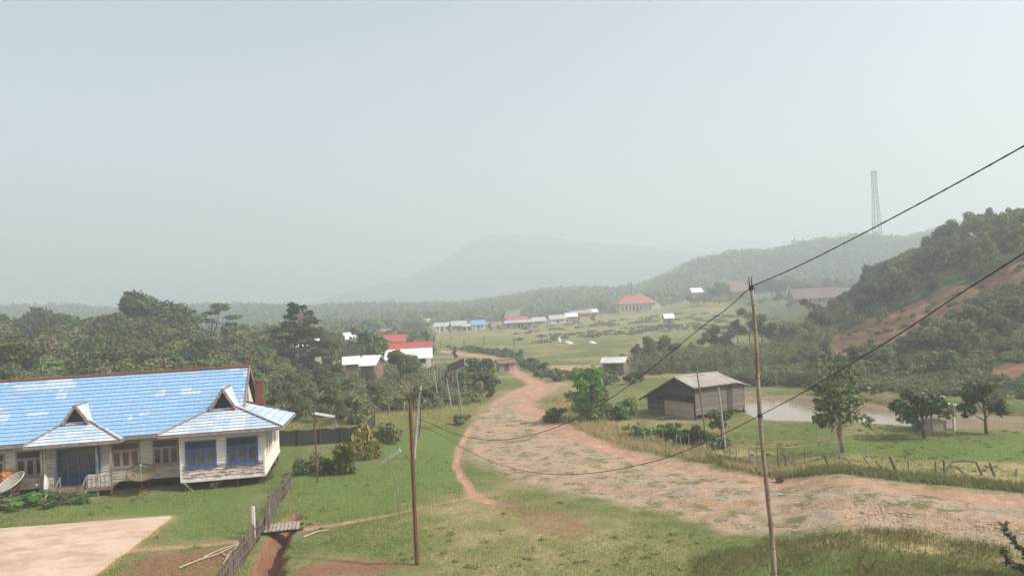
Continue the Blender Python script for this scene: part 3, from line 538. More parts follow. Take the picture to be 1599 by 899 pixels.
# --------------------------------- things in the yard of the house
MESH_M = plain('dish_mesh_grey', (.40, .36, .31), .6, .25, 5); DISH_RIM = plain('dish_rim', (.55, .52, .46), .5, .2); RUSTM = plain('rusted_steel', (.16, .075, .045), .8, .45, 7)
DISHW = plain('white_dish_paint', (.75, .74, .70), .4, .1); DISHB = plain('olive_dish_mesh', (.20, .17, .10), .6, .4, 5)
def dish(name, loc, R, aim, label, mat, back=False):
    """parabolic dish on a stand: reflector (> ribs, rim), feed arm, stand"""
    r = empty(name, loc, label, 'satellite dish', 'satellite dishes in front of the blue-roofed house')
    aim = np.array(aim, float); aim /= np.linalg.norm(aim); x = np.cross(aim, (0, 0, 1.)); x /= np.linalg.norm(x); y = np.cross(x, aim); hc = np.array([0, 0, R*.75+.45])
    m_ = MB(); nr, ns = 7, 28; V = [hc]; dpt = R*.34
    for i in range(1, nr+1):
        for k in range(ns): t = 2*math.pi*k/ns; q = R*i/nr; V.append(hc+(x*math.cos(t)+y*math.sin(t))*q+aim*(dpt*(i/nr)**2))
    F = [(0, 1+k, 1+(k+1) % ns) for k in range(ns)]+[(1+(i-1)*ns+k, 1+i*ns+k, 1+i*ns+(k+1) % ns, 1+(i-1)*ns+(k+1) % ns) for i in range(1, nr) for k in range(ns)]
    m_.add(V, F); m_.add([np.array(v)-aim*.025 for v in V], [f[::-1] for f in F]); ref = m_.build('reflector', mat, r, smooth=True)
    q = MB(); q.tube([hc+(x*math.cos(t)+y*math.sin(t))*R+aim*dpt for t in np.linspace(0, 2*math.pi, 29)], .028, 6, cap=False)
    for k in range(0, ns, 2):
        t = 2*math.pi*k/ns; q.tube([hc+(x*math.cos(t)+y*math.sin(t))*R*s+aim*(dpt*s*s-.04) for s in (0.02, .5, 1)], .014, 5)
    q.build('rim', RUSTM if mat is DISHB else DISH_RIM, ref)
    q = MB()
    for t in (.5, 2.6, 4.7): q.tube([hc+(x*math.cos(t)+y*math.sin(t))*R*.8+aim*dpt*.64, hc+aim*R*.95], .012, 5)
    q.tube([hc+aim*R*.9, hc+aim*R*1.08], .06, 8); q.build('feed_horn', MESH_M, r)
    q = MB(); q.tube([(0, 0, .3), hc-aim*.06], .05, 8); [q.tube([(0, 0, .45), (.5*math.cos(t), .5*math.sin(t), -.1)], .035, 6) for t in (.4, 2.5, 4.6)]; q.build('stand', RUSTM if mat is not DISHW else DISH_RIM, r)
    return r
p = PG(22, 790); p[2] = H(p[0], p[1]); dish('satellite_dish', p, .80, (-.35, -.45, .82), 'grey mesh satellite dish tilted skyward at the left end of the yard', MESH_M)
p = PG(76, 783); p[2] = H(p[0], p[1]); dish('satellite_dish', p, .55, (-.86, -.5, .08), 'white satellite dish seen edge-on beside the porch steps', DISHW)
p = PG(222, 772); p[2] = H(p[0], p[1]); dish('satellite_dish', p, .76, (.2, -.45, .87), 'olive brown satellite dish on a tripod between the two mauve windows', DISHB)
ORANGE = plain('orange_plastic', (.52, .16, .025), .5, .2)
p = hloc(13, 740, 1.0); pw = hw(p[0], .95, 0); gz = H(pw[0], pw[1])
t = empty('water_tank', (pw[0], pw[1], gz), 'orange plastic water tank on a wooden stand by the front wall', 'water tank')
m_ = MB(); m_.tube([(0, 0, 1.0), (0, 0, 1.08), (0, 0, 1.35), (0, 0, 1.40), (0, 0, 1.62), (0, 0, 1.72)], [.36, .40, .40, .375, .40, .30], 20); bd = m_.build('tank_body', ORANGE, t, smooth=False)
m_ = MB(); m_.tube([(0, 0, 1.72), (0, 0, 1.80)], [.16, .14], 12); m_.build('lid', ORANGE, t)
m_ = MB(); [m_.bar((sx*.35, sy*.35, -.1), (sx*.35, sy*.35, .94), .07) for sx in (-1, 1) for sy in (-1, 1)]; m_.box((0, 0, .97), (.95, .95, .06)); [m_.bar((sx*.35, -.35, .4), (sx*.35, .35, .4), .05) for sx in (-1, 1)]; m_.build('stand', WOODG, t)
# ------------------------------------------------------------------ plants
BARK = plain('grey_brown_bark', (.15, .115, .09), .95, .45, 6, stretch=(1, 1, .3)); BARKP = plain('pale_bark', (.30, .26, .22), .9, .4, 5, stretch=(1, 1, .3))
LEAF_D = foliage('dark_forest_leaves', (.070, .098, .042), (.128, .158, .062), (.155, .15, .07))
LEAF_M = foliage('mid_green_leaves', (.085, .122, .044), (.158, .190, .068), (.19, .175, .085))
LEAF_O = foliage('olive_leaves', (.115, .128, .053), (.19, .185, .083), (.21, .17, .10))
LEAF_Y = foliage('yellow_green_leaves', (.20, .205, .05), (.33, .30, .08), (.42, .32, .10))
LEAF_B = foliage('bright_green_leaves', (.085, .175, .038), (.14, .24, .06), (.17, .22, .08))
LEAF_H = foliage('glossy_garden_leaves', (.065, .095, .032), (.125, .155, .055), (.32, .28, .18), sc=2.0)
LEAF_HD = foliage('dark_glossy_leaves', (.066, .112, .042), (.12, .175, .058), (.18, .20, .075), sc=2.0)
PALM = foliage('palm_fronds', (.055, .075, .035), (.095, .110, .05))
def leafcloud(cl, size, rs, shell=.45, elong=1.5, up=.35):
    Vs = []
    for (cx, cy, cz, rx, ry, rz, n) in cl:
        d = rs.normal(size=(n, 3)); d /= np.linalg.norm(d, axis=1)[:, None]; r = shell+(1-shell)*rs.rand(n)**.7
        r = r*(1+.18*np.sin(d[:, 0]*5+cx)*np.sin(d[:, 1]*4+cy)); c = np.array([cx, cy, cz])+d*r[:, None]*np.array([rx, ry, rz])
        nr = d*.75+np.array([0, 0, up])+rs.normal(size=(n, 3))*.55; nr /= np.linalg.norm(nr, axis=1)[:, None]
        t = np.cross(nr, rs.normal(size=(n, 3))); t /= np.linalg.norm(t, axis=1)[:, None]; b = np.cross(nr, t)
        s = size*(.55+.9*rs.rand(n))[:, None]; dr = np.array([0, 0, -.12])*s
        Vs.append(np.stack([c+t*s*.5*elong+dr, c+b*s*.36, c-t*s*.5*elong+dr*.3, c-b*s*.36], 1).reshape(-1, 3))
    V = np.concatenate(Vs); return V, np.arange(len(V), dtype=np.int32).reshape(-1, 4)
class Proto:
    def __init__(s, root, h): s.root = root; s.h = h; s.used = False
    def place(s, loc, height, label, group, wide=1.0, rz=None, cat=None):
        k = height/s.h; rz = RNG.uniform(0, 6.28) if rz is None else rz; sc = (k*wide, k*wide, k)
        if not s.used:
            o = s.root; s.used = True; o.location = tuple(loc); o.rotation_euler = (0, 0, rz); o.scale = sc; o['label'] = label
            if group: o['group'] = group
            elif 'group' in o: del o['group']
        else:
            o = dup(s.root, loc, rz, sc, label, group)
            if not group and 'group' in o: del o['group']
        if cat: o['category'] = cat
        return o
RNG = random.Random(11)
def tree_proto(name, cat, leafmat, clumps, h, trunk_h, tr, size, seed, bark=BARK, lean=.0, forks=None, per=170, **kw):
    rs = np.random.RandomState(seed); root = empty(name, (0, 0, -500), name, cat)
    cl = [(*c[:6], int(per*(c[3]*c[4]+c[3]*c[5]+c[4]*c[5])/3*(c[6] if len(c) > 6 else 1))) for c in clumps]
    V, Fq = leafcloud(cl, size, rs, **kw); newmesh('crown', V, Fq, leafmat, root)
    m_ = MB(); b0 = np.array([0, 0, -.3]); top = np.array([lean*trunk_h, rs.uniform(-.1, .1)*trunk_h, trunk_h]); mid = (b0+top)/2+np.array([rs.uniform(-.04, .04), rs.uniform(-.04, .04), 0])*trunk_h
    m_.tube([b0, b0*.2+mid*.3, mid, top], [tr*1.25, tr*1.0, tr*.85, tr*.65], 7)
    for c in clumps[:14]:
        e = np.array(c[:3], float); st = b0+(top-b0)*(rs.uniform(.6, 1.0)); mm = (st+e)/2+np.array([0, 0, -.08*trunk_h]); m_.tube([st, mm, e], [tr*.5, tr*.33, tr*.12], 5)
    m_.build('trunk', bark, root, smooth=True); return Proto(root, h)
def ell_clumps(n, c, R, r, seed, low=-.55, flat=.8):
    rs = np.random.RandomState(seed); out = []
    i = 0
    while len(out) < n:
        i += 1; t = i*2.399963; z = 1-2*((i*.618) % 1)
        if z < low: continue
        q = math.sqrt(1-z*z); k = .5+.25*rs.rand(); rr = r*rs.uniform(.7, 1.3)
        out.append((c[0]+math.cos(t)*q*R[0]*k*1.15, c[1]+math.sin(t)*q*R[1]*k*1.15, c[2]+z*R[2]*k*1.1, rr, rr, rr*flat))
    return out
PR = {}
PR['roundD1'] = tree_proto('broadleaf_tree', 'tree', LEAF_D, ell_clumps(17, (0, 0, 6.3), (4.0, 4.0, 3.4), 1.75, 1), 10, 5.0, .24, .44, 1)
PR['roundD2'] = tree_proto('broadleaf_tree', 'tree', LEAF_D, ell_clumps(14, (.4, 0, 6.6), (3.4, 3.8, 3.2), 1.65, 2), 10, 5.4, .22, .42, 2)
PR['roundM1'] = tree_proto('broadleaf_tree', 'tree', LEAF_M, ell_clumps(16, (0, .3, 6.2), (3.8, 3.6, 3.5), 1.7, 3), 10, 5.0, .22, .42, 3)
PR['roundM2'] = tree_proto('broadleaf_tree', 'tree', LEAF_M, ell_clumps(12, (-.3, 0, 6.5), (3.0, 3.2, 3.4), 1.6, 4), 10, 5.4, .2, .40, 4, per=130)
PR['olive1'] = tree_proto('broadleaf_tree', 'tree', LEAF_O, ell_clumps(15, (0, 0, 6.0), (3.6, 3.8, 3.8), 1.65, 5), 10, 4.8, .22, .40, 5, bark=BARKP, per=140)
PR['tall1'] = tree_proto('slender_tree', 'tree', LEAF_M, ell_clumps(13, (0, 0, 6.6), (2.1, 2.2, 3.6), 1.25, 6), 10, 7.0, .17, .36, 6)
PR['tall2'] = tree_proto('slender_tree', 'tree', LEAF_D, ell_clumps(11, (.2, 0, 7.0), (1.9, 1.8, 3.2), 1.2, 7), 10, 7.4, .16, .36, 7, bark=BARKP)
PR['sparse'] = tree_proto('thin_crowned_tree', 'tree', LEAF_O, ell_clumps(9, (0, 0, 7.2), (2.6, 2.4, 2.6), 1.0, 8), 10, 7.2, .15, .34, 8, bark=BARKP, per=90)
PR['big'] = tree_proto('great_tree', 'tree', LEAF_D, ell_clumps(26, (0, 0, 6.4), (5.2, 5.0, 3.4), 1.6, 9), 10, 5.2, .36, .40, 9)
PR['yellow'] = tree_proto('yellowish_tree', 'tree', foliage('yellow_green_tree_leaves', (.115, .125, .035), (.20, .19, .055), (.25, .20, .07)), ell_clumps(22, (0, 0, 5.6), (5.0, 4.6, 3.9), 1.6, 10), 10, 4.6, .25, .42, 10, bark=BARKP, per=120)
_rs2 = np.random.RandomState(5); tiers = []
for i, z in enumerate(np.linspace(3.2, 9.6, 9)):
    R = 3.0*(1-(z-3.0)/9.5)
    for k in range(6 if z < 8 else 4): t = k*1.05+i*.6; q = R*_rs2.uniform(.55, 1.05); tiers.append((math.cos(t)*q, math.sin(t)*q, z+_rs2.uniform(-.2, .35)+.12*q, .95*R/2.4+.25, .8*R/2.4+.2, .26))
PR['tier'] = tree_proto('tiered_tree', 'tree', LEAF_D, tiers, 10, 9.4, .2, .34, 11, per=190)
fl = [(math.cos(t)*q, math.sin(t)*q, z, 1.5, 1.3, .3) for t, q, z in ((0, 2.4, 9.2), (1.2, 1.6, 9.7), (2.3, 2.7, 8.7), (3.4, 2.0, 8.2), (4.4, 3.0, 9.0), (5.3, 1.5, 7.6), (.6, 3.3, 7.9))]
PR['flat'] = tree_proto('flat_crowned_tree', 'tree', LEAF_D, fl, 10, 7.6, .18, .36, 12, per=150)
def palm_proto(seed, h=10):
    rs = np.random.RandomState(seed); root = empty('coconut_palm', (0, 0, -500), 'palm', 'palm tree'); V = []
    for i in range(20):
        a = i*2.4+rs.uniform(-.2, .2); el = rs.uniform(-.15, 1.25); L = rs.uniform(2.6, 3.4); p = np.array([.3, 0, h-1.0]); pts = []
        for s in np.linspace(0, 1, 9):
            e = el-s*s*1.7; pts.append(p.copy()); p = p+np.array([math.cos(a)*math.cos(e), math.sin(a)*math.cos(e), math.sin(e)])*L/8
        for k in range(1, 9):
            for sub in (0, .33, .66):
                q = pts[k-1]+(pts[k]-pts[k-1])*sub; d = pts[k]-pts[k-1]; d = d/np.linalg.norm(d); sd = np.cross(d, (0, 0, 1.)); sd /= np.linalg.norm(sd)+1e-9; ln = .75*math.sin(math.pi*min(.97, (k+sub)/9.3))+.15
                for s in (-1, 1): tip = q+sd*s*ln*.8+d*ln*.45-np.array([0, 0, ln*.45]); V += [q, q+d*.17, tip+d*.03, tip]
    V = np.array(V); newmesh('crown', V, np.arange(len(V), dtype=np.int32).reshape(-1, 4), PALM, root)
    m_ = MB(); m_.tube([(0, 0, -.3), (.1, 0, 1), (.28, 0, h*.5), (.3, 0, h-.9)], [.24, .17, .14, .12], 7); m_.build('trunk', BARKP, root, smooth=True); return Proto(root, h+.8)
PR['low1'] = tree_proto('bushy_tree', 'tree', LEAF_M, ell_clumps(24, (0, 0, 5.0), (3.4, 3.4, 4.8), 1.7, 61, low=-.95), 10, 5.0, .2, .44, 61, per=120)
PR['low2'] = tree_proto('bushy_tree', 'tree', LEAF_D, ell_clumps(22, (.3, 0, 5.0), (3.0, 3.2, 4.9), 1.6, 62, low=-.95), 10, 5.0, .2, .42, 62, per=130)
PR['low3'] = tree_proto('bushy_tree', 'tree', LEAF_O, ell_clumps(22, (0, .2, 4.8), (3.2, 3.0, 4.6), 1.7, 63, low=-.95), 10, 5.0, .2, .44, 63, per=110)
PR['palm'] = palm_proto(3)
def bush_proto(name, mat, seed, R=1.0, hh=1.6, size=.20, n=10, per=120, **kw):
    rs = np.random.RandomState(seed); root = empty(name, (0, 0, -500), name, 'bush')
    cl = []
    for _ in range(n+6): s = rs.uniform(.16, .48)*R; cl.append((rs.normal()*.48*R, rs.normal()*.48*R, hh*rs.uniform(.2, .95)**1.2, s, s, s*rs.uniform(.7, 1.3), int(per*s*s*5)))
    V, Fq = leafcloud(cl, size, rs, **kw); newmesh('crown', V, Fq, mat, root)
    m_ = MB()
    for c in cl: m_.tube([(c[0]*.15, c[1]*.15, -.15), (c[0]*.5, c[1]*.5, c[2]*.55), c[:3]], [.035, .025, .012], 5)
    m_.build('stems', BARKP, root); return Proto(root, hh)
PR['bushM'] = bush_proto('leafy_bush', LEAF_M, 21); PR['bushD'] = bush_proto('leafy_bush', LEAF_HD, 22); PR['bushY'] = bush_proto('yellow_shrub', LEAF_Y, 23, size=.24, elong=3.0, up=.1); PR['bushB'] = bush_proto('bright_bush', LEAF_B, 24, size=.2); PR['bushO'] = bush_proto('leafy_bush', LEAF_O, 25)
def put(kind, px, topy, Y, label, group, wide=1.0, z=None, cat=None):
    g = at(px, Y, z); t = PY(px, topy, Y); g[2] -= .02; xy = PY(px, (topy+470)/2, Y)
    return PR[kind].place((g[0], g[1], g[2]), max(t[2]-g[2], 1.2), label, group, wide, cat=cat)
def put_base(kind, px, py, topy, label, group, wide=1.0, cat=None):
    g = PG(px, py); g = np.array([g[0], g[1], H(g[0], g[1])]); t = PY(px, topy, g[1]); return PR[kind].place(g, max(t[2]-g[2], .3), label, group, wide, cat=cat)
# --- the forest behind and beside the long house
GF = 'trees of the forest behind the blue-roofed house'
put('big', 222, 456, 132, 'huge domed dark tree rising highest above the forest behind the blue roof', None, 1.0)
put('yellow', 42, 522, 86, 'wide yellow-green tree above the left end of the blue roof', None, 1.05)
put('flat', 326, 474, 138, 'open flat-crowned tree standing clear of the forest, ridge behind it', None, 1.0)
put('tier', 467, 474, 112, 'tall dark tree with tiered branches in front of the white tin roof', None, 1.15)
put('tall2', 578, 515, 108, 'dark columnar tree rising before the red village roofs', None, 1.5)
put('sparse', 556, 503, 120, 'thin tree with one small tuft of crown beside the blue village roof', None, .7)
put('palm', 424, 503, 118, 'leftmost of the two palms beside the tall tiered tree', 'palms beside the tall tiered tree', 1.0); put('palm', 440, 503, 122, 'right one of the two palms beside the tall tiered tree', 'palms beside the tall tiered tree', 1.0)
put('roundD1', 622, 541, 97, 'dark round tree standing in front of the white-walled village house', None, .95)
put('roundD2', 8, 487, 150, 'dark round treetop at the left end of the forest skyline', None, 1.0)
put('big', 46, 482, 150, 'broad low dome of dark crown on the left forest skyline', None, 1.0)
put('roundM2', 92, 487, 150, 'small pointed crown on the skyline between two wide crowns', None, .8)
for px, ty in ((128, 496), (150, 489), (183, 482), (268, 482), (300, 499), (365, 497), (398, 516), (503, 508), (522, 520), (-20, 495), (600, 531)):
    put(RNG.choice(['roundD1', 'roundD2', 'roundM1']), px, ty, RNG.uniform(125, 150), 'rounded dark green crown along the skyline of the forest', GF, RNG.uniform(.9, 1.1))
env = ([-60, 0, 100, 200, 270, 330, 400, 460, 520, 560, 600, 640, 680, 720, 760], [500, 500, 502, 500, 502, 512, 522, 545, 540, 548, 572, 585, 596, 600, 597])
for k, (dd, off) in enumerate(((118, 6), (102, 22), (90, 40), (80, 58), (71, 76))):
    px = -50+k*9
    while px < 700:
        ty = np.interp(px, *env)+off*np.interp(px, [0, 400, 560, 640, 700], [1, .95, .75, .35, .25])+RNG.uniform(-9, 9); Y = dd+RNG.uniform(-4, 4)+np.interp(px, [0, 560, 640], [0, 0, 8])
        lim = 588 if px < 385 else 640
        base = 470-(px-800)*.049+1231*10/Y
        if px < 60 and 515 < ty < 590 and k in (2, 3): px += 30; continue
        if 430 < px < 500 and ty < 556 and Y < 112: px += 30; continue
        if 595 < px < 690 and ty < 585: px += 30; continue
        if ty < lim and base-ty > 22:
            kd = RNG.choice(['roundD1', 'roundD2', 'roundM1', 'roundM2', 'olive1', 'olive1', 'tall1', 'tall2', 'roundM1', 'olive1'] if px < 520 else ['low1', 'low3', 'tall1', 'roundM2', 'low2', 'sparse'])
            lb = {'o': 'olive green leafy tree among the forest trees behind the blue roof', 't': 'narrow upright tree among the forest trees behind the blue roof', 'r': 'bushy green tree among the forest trees behind the blue roof', 'l': 'low-branched bushy tree at the road end of the forest', 's': 'thin pale-stemmed tree at the edge of the forest'}[kd[0]]
            put(kd, px, ty, Y, lb, GF, RNG.uniform(.85, 1.2))
        px += RNG.uniform(24, 38)
# --- belt of trees between the field and the pond
GB = 'trees of the belt between field and pond'
for kd, px, ty, Y, wd in (('roundD2', 1005, 524, 112, .75), ('roundM1', 1030, 522, 116, .85), ('olive1', 1052, 530, 112, .8), ('roundD1', 1078, 533, 120, .7), ('tall1', 1095, 520, 124, 1), ('roundM2', 1112, 506, 128, .7), ('roundD2', 1133, 508, 126, .7), ('tall2', 1150, 498, 130, .9),
                          ('sparse', 1166, 474, 126, .9), ('tall1', 1184, 492, 124, 1), ('roundM1', 1203, 502, 124, .7), ('roundD2', 1222, 508, 118, .7), ('olive1', 1240, 500, 118, .7), ('roundM2', 1262, 505, 112, .7), ('sparse', 1262, 460, 130, .8),
                          ('olive1', 1020, 545, 104, .7), ('roundM2', 1045, 552, 100, .7), ('roundM1', 1072, 552, 100, .7), ('olive1', 1103, 548, 103, .7), ('roundM2', 1130, 545, 103, .75), ('roundD2', 1160, 540, 103, .7), ('olive1', 1190, 545, 101, .7), ('roundM1', 1218, 548, 98, .7), ('roundD1', 1245, 545, 98, .65), ('roundD2', 1285, 520, 100, .6), ('roundD1', 990, 535, 118, .6)):
    kd = {'roundD1': 'low2', 'roundD2': 'low2', 'roundM1': 'low1', 'roundM2': 'low1', 'olive1': 'low3'}.get(kd, kd)
    put(kd, px, ty, Y, {'l': 'bushy round tree in the belt between field and pond', 't': 'slim upright tree in the belt between field and pond', 's': 'thin-crowned tree sticking up from the belt by the bamboo pole'}[kd[0]], GB, wd*(1.35 if kd[0] == 'l' else 1.2))
# --- hill on the right
GHl = 'trees on the hill above the red cut'
px = 1262.0
while px < 1660:
    ty = np.interp(px, [1262, 1290, 1320, 1350, 1400, 1435, 1458, 1484, 1512, 1540, 1575, 1660], [484, 470, 447, 414, 396, 382, 362, 343, 331, 326, 320, 310])+RNG.uniform(-2, 9); Y = np.interp(px, [1262, 1350, 1500, 1660], [150, 160, 148, 140])+RNG.uniform(-6, 4)
    put(RNG.choice(['roundD1', 'low2', 'low1', 'roundM2', 'low3', 'roundD2']), px, ty, Y, 'rounded dark tree on the crest line of the right hill', 'trees on the crest of the hill', RNG.uniform(.75, 1.0)); px += RNG.uniform(9, 17)
def ycrest(p): return np.interp(p, [1240, 1300, 1400, 1500, 1640], [520, 480, 410, 360, 335])
def ycut(p): return np.interp(p, [1225, 1262, 1330, 1400, 1470, 1540, 1640], [566, 540, 508, 483, 450, 425, 396])
px = 1240.0
while px < 1640:
    y0 = ycrest(px)+16; y1 = ycut(px)-2; y = y0+RNG.uniform(0, 10)
    while y < y1:
        g = hit(px, y, 62)
        kd = RNG.choice(['low1', 'low2', 'low3', 'tall1', 'low1', 'roundD1', 'bushM', 'low3'])
        PR[kd].place(g, RNG.uniform(2.2, 4.8), 'small tree on the wooded slope between the red cut and the hill crest' if kd != 'bushM' else 'leafy bush on the slope above the red cut', GHl, RNG.uniform(.8, 1.15), cat='tree' if kd != 'bushM' else 'bush'); y += RNG.uniform(10, 19)
    px += RNG.uniform(15, 24)
for i in range(46):
    px = RNG.uniform(1270, 1640); y = RNG.uniform(ycut(px)+np.interp(px, [1250, 1400, 1640], [46, 62, 44]), np.interp(px, [1250, 1640], [592, 600]))
    if px > 1540 and 562 < y < 598: continue
    g = hit(px, y, 58); PR[RNG.choice(['bushM', 'low3', 'low1', 'bushO'])].place(g, RNG.uniform(1.2, 2.6), 'scrubby green bush on the lower hillside below the red cut', 'bushes on the lower hillside', RNG.uniform(.9, 1.4), cat='bush')
# --- trees at the far side of the field and round the village
GV = 'hazy trees behind the far village'
for px, ty in ((655, 508), (705, 496), (722, 492), (737, 479), (752, 500), (775, 491), (690, 500), (828, 495), (846, 488), (862, 484), (880, 478), (897, 470), (915, 476), (905, 488), (872, 492), (925, 468), (1010, 455), (1030, 450), (960, 470), (800, 500), (812, 490)):
    put(RNG.choice(['roundD1', 'roundD2', 'roundM1', 'tall1']), px, ty, RNG.uniform(318, 350) if px < 800 else RNG.uniform(390, 430), 'hazy grey-green tree behind the far village houses', GV, RNG.uniform(.7, 1.0))
for px, ty in ((700, 505), (716, 507), (731, 503), (763, 503), (776, 506), (833, 502), (853, 503), (868, 501), (884, 499), (902, 494), (925, 489)):
    put(RNG.choice(['low1', 'low2', 'low3']), px, ty, RNG.uniform(276, 290) if px < 820 else RNG.uniform(300, 318), 'leafy tree standing between the houses of the far row', 'trees among the far row of houses', RNG.uniform(.7, 1.0))
put('palm', 671, 486, 318, 'leftmost of the hazy coconut palms beyond the field', 'palms beyond the field'); put('palm', 681, 485, 322, 'right one of the hazy coconut palm pair beyond the field', 'palms beyond the field')
put('tall2', 938, 470, 330, 'dark upright tree just left of the red-roofed church', None, 1.1)
for px, ty, Y in ((1090, 462, 360), (1110, 447, 345), (1122, 437, 322), (1140, 452, 322), (1160, 452, 330), (1185, 440, 340), (1205, 432, 345), (1225, 428, 345), (1245, 436, 340), (1265, 440, 345), (1290, 432, 350), (1310, 434, 345), (1330, 440, 340), (1078, 459, 322), (1090, 460, 326), (1100, 458, 322), (1232, 470, 250), (1262, 474, 248), (1296, 472, 245), (1190, 462, 300), (1215, 455, 295), (1170, 470, 290), (1098, 470, 330)):
    put(RNG.choice(['roundD2', 'roundM1', 'roundD1', 'olive1']), px, ty, Y, 'hazy leafy tree near the brown roof on the far slope', 'trees on the far slope right of the church', RNG.uniform(.8, 1.1))
# --- single trees and bushes near the road and the house
def hero(name, mat, clumps, h, trunk, forks, size, seed, per, label, base, bark=BARK, **kw):
    g = PG(*base); g[2] = H(g[0], g[1]); root = empty(name, g, label, 'tree'); rs = np.random.RandomState(seed)
    cl = [(*c[:6], int(per*(c[3]*c[4]+c[3]*c[5]+c[4]*c[5])/3)) for c in clumps]; V, Fq = leafcloud(cl, size, rs, **kw); newmesh('crown', V, Fq, mat, root)
    m_ = MB(); m_.tube(trunk[0], trunk[1], 9); [m_.tube(p, r, 6) for p, r in forks]; m_.build('trunk', bark, root, smooth=True); return root
rs_ = np.random.RandomState(31)
cl = [(rs_.uniform(-1, 1)*1.7*math.sqrt(max(.08, 1-((z-3.1)/2.3)**2)), rs_.uniform(-1, 1)*1.6*math.sqrt(max(.08, 1-((z-3.1)/2.3)**2)), z, .42, .42, .36) for z in np.concatenate([np.linspace(1.55, 5.0, 40), np.linspace(2.0, 3.6, 22)])]
hero('young_tree', LEAF_H, cl, 5.2, ([(0, 0, -.2), (-.02, 0, .8), (-.03, 0, 2.0), (.05, 0, 3.4), (.1, 0, 4.9)], [.17, .12, .10, .07, .02]),
     [([(-.05, .02, .4), (-.22, 0, 1.4), (-.25, .1, 2.6)], [.08, .06, .03])]+[([(-.02, 0, 1.5+i*.28), (math.cos(i*2.2)*.7, math.sin(i*2.2)*.7, 1.9+i*.3), (math.cos(i*2.2)*1.4, math.sin(i*2.2)*1.4, 2.2+i*.3)], [.04, .03, .012]) for i in range(9)], .25, 31, 112, 'tall open-crowned young tree with large pale-edged leaves by the fence', (1316, 722), bark=BARKP, shell=.3, elong=1.7, up=.1)
cl = [(rs_.uniform(-1.5, 1.45), rs_.uniform(-1.2, 1.2), z+rs_.uniform(-.15, .15), .5, .5, .3) for z in np.linspace(1.35, 2.2, 18)]+[(rs_.uniform(-.9, .9), rs_.uniform(-.9, .9), rs_.uniform(2.2, 2.75), .5, .5, .34) for _ in range(12)]
hero('garden_tree', LEAF_HD, cl, 3.1, ([(0, 0, -.2), (.0, 0, .5), (-.05, 0, .9)], [.12, .085, .07]), [([(-.03, 0, .8), (-.6, .1, 1.3), (-1.2, 0, 1.7)], [.05, .035, .02]), ([(-.03, 0, .7), (.25, 0, 1.3), (.8, .1, 1.9)], [.05, .035, .02]), ([(-.03, 0, .8), (-.1, -.2, 1.5), (0, -.1, 2.3)], [.05, .04, .02]), ([(0, 0, .7), (.1, .5, 1.4), (.2, .9, 1.9)], [.04, .03, .02])], .2, 32, 330, 'dark dome-crowned tree in front of the white-roofed pond shelter', (1444, 697), shell=.3)
cl = [(rs_.uniform(-1.1, .5), rs_.uniform(-.8, .8), rs_.uniform(2.0, 3.0), .45, .45, .33) for _ in range(16)]+[(rs_.uniform(-1.4, -.8), rs_.uniform(-.5, .5), rs_.uniform(1.3, 1.9), .35, .35, .25) for _ in range(5)]+[(rs_.uniform(.6, 1.0), rs_.uniform(-.5, .5), rs_.uniform(1.2, 1.8), .38, .38, .28) for _ in range(6)]
hero('garden_tree', LEAF_HD, cl, 3.3, ([(0, 0, -.2), (-.02, 0, .7), (.0, 0, 1.1), (-.15, 0, 2.4)], [.11, .085, .07, .03]), [([(0, 0, .8), (-.5, 0, 1.1), (-1.1, .1, 1.5)], [.045, .03, .015]), ([(0, 0, 1.0), (.4, 0, 1.3), (.85, 0, 1.6)], [.04, .03, .015]), ([(0, 0, 1.2), (-.3, .3, 1.9), (-.5, .5, 2.5)], [.04, .03, .015])], .22, 33, 360, 'lopsided dark green tree on the pond bank, rightmost of the single trees', (1541, 690), shell=.3)
rs_ = np.random.RandomState(41)
cl = [(rs_.normal()*.75, rs_.normal()*.75, z, .5, .5, .5) for z in np.linspace(.8, 4.1, 26)]
hero('bright_tree', LEAF_B, cl, 4.6, ([(0, 0, -.2), (0, 0, 1.5), (.1, 0, 4.0)], [.09, .07, .03]), [([(0, 0, .2), (.6, .1, 1.5), (1.1, .1, 2.9)], [.05, .04, .02]), ([(0, 0, .2), (-.5, .1, 1.6), (-.8, 0, 3.2)], [.05, .04, .02])], .26, 41, 170, 'bright green bushy young tree on the bank at the road bend', (917, 656), elong=1.9)
GS = 'bushes along the road verge'
for kd, px, py, ty, lb, wd in (('bushD', 868, 655, 634, 'dark bush at the tip of the verge beside the bright green tree', 1.3), ('bushM', 950, 655, 628, 'dark green bush between the bright tree and the shed', 1.2), ('bushB', 978, 655, 625, 'low green bush in front of the dark shed corner', .9), ('bushB', 1004, 684, 664, 'dark bush among the thin stakes of the verge fence', 1.5), ('bushB', 1060, 690, 668, 'green bush left of the two slanted fence poles', 1.4), ('bushM', 1085, 695, 668, 'leafy bush between the fence stakes and a slanted pole', 1.2), ('bushB', 1040, 680, 662, 'bright weed clump below the woodpile', 1.3),
                               ('bushM', 1118, 700, 676, 'green bush at the foot of the slanted poles', 1.2), ('bushD', 1217, 752, 742, 'dark weed clump at the road edge beside the bamboo pole', 1.4), ('bushM', 930, 640, 600, 'tall green shrub just behind the bright tree', .9)):
    put_base(kd, px, py, ty, lb, GS, wd)
rs_ = np.random.RandomState(43); cl = [(rs_.uniform(-.6, .6), rs_.uniform(-.6, .6), rs_.uniform(.9, 1.7), .4, .4, .3) for _ in range(9)]
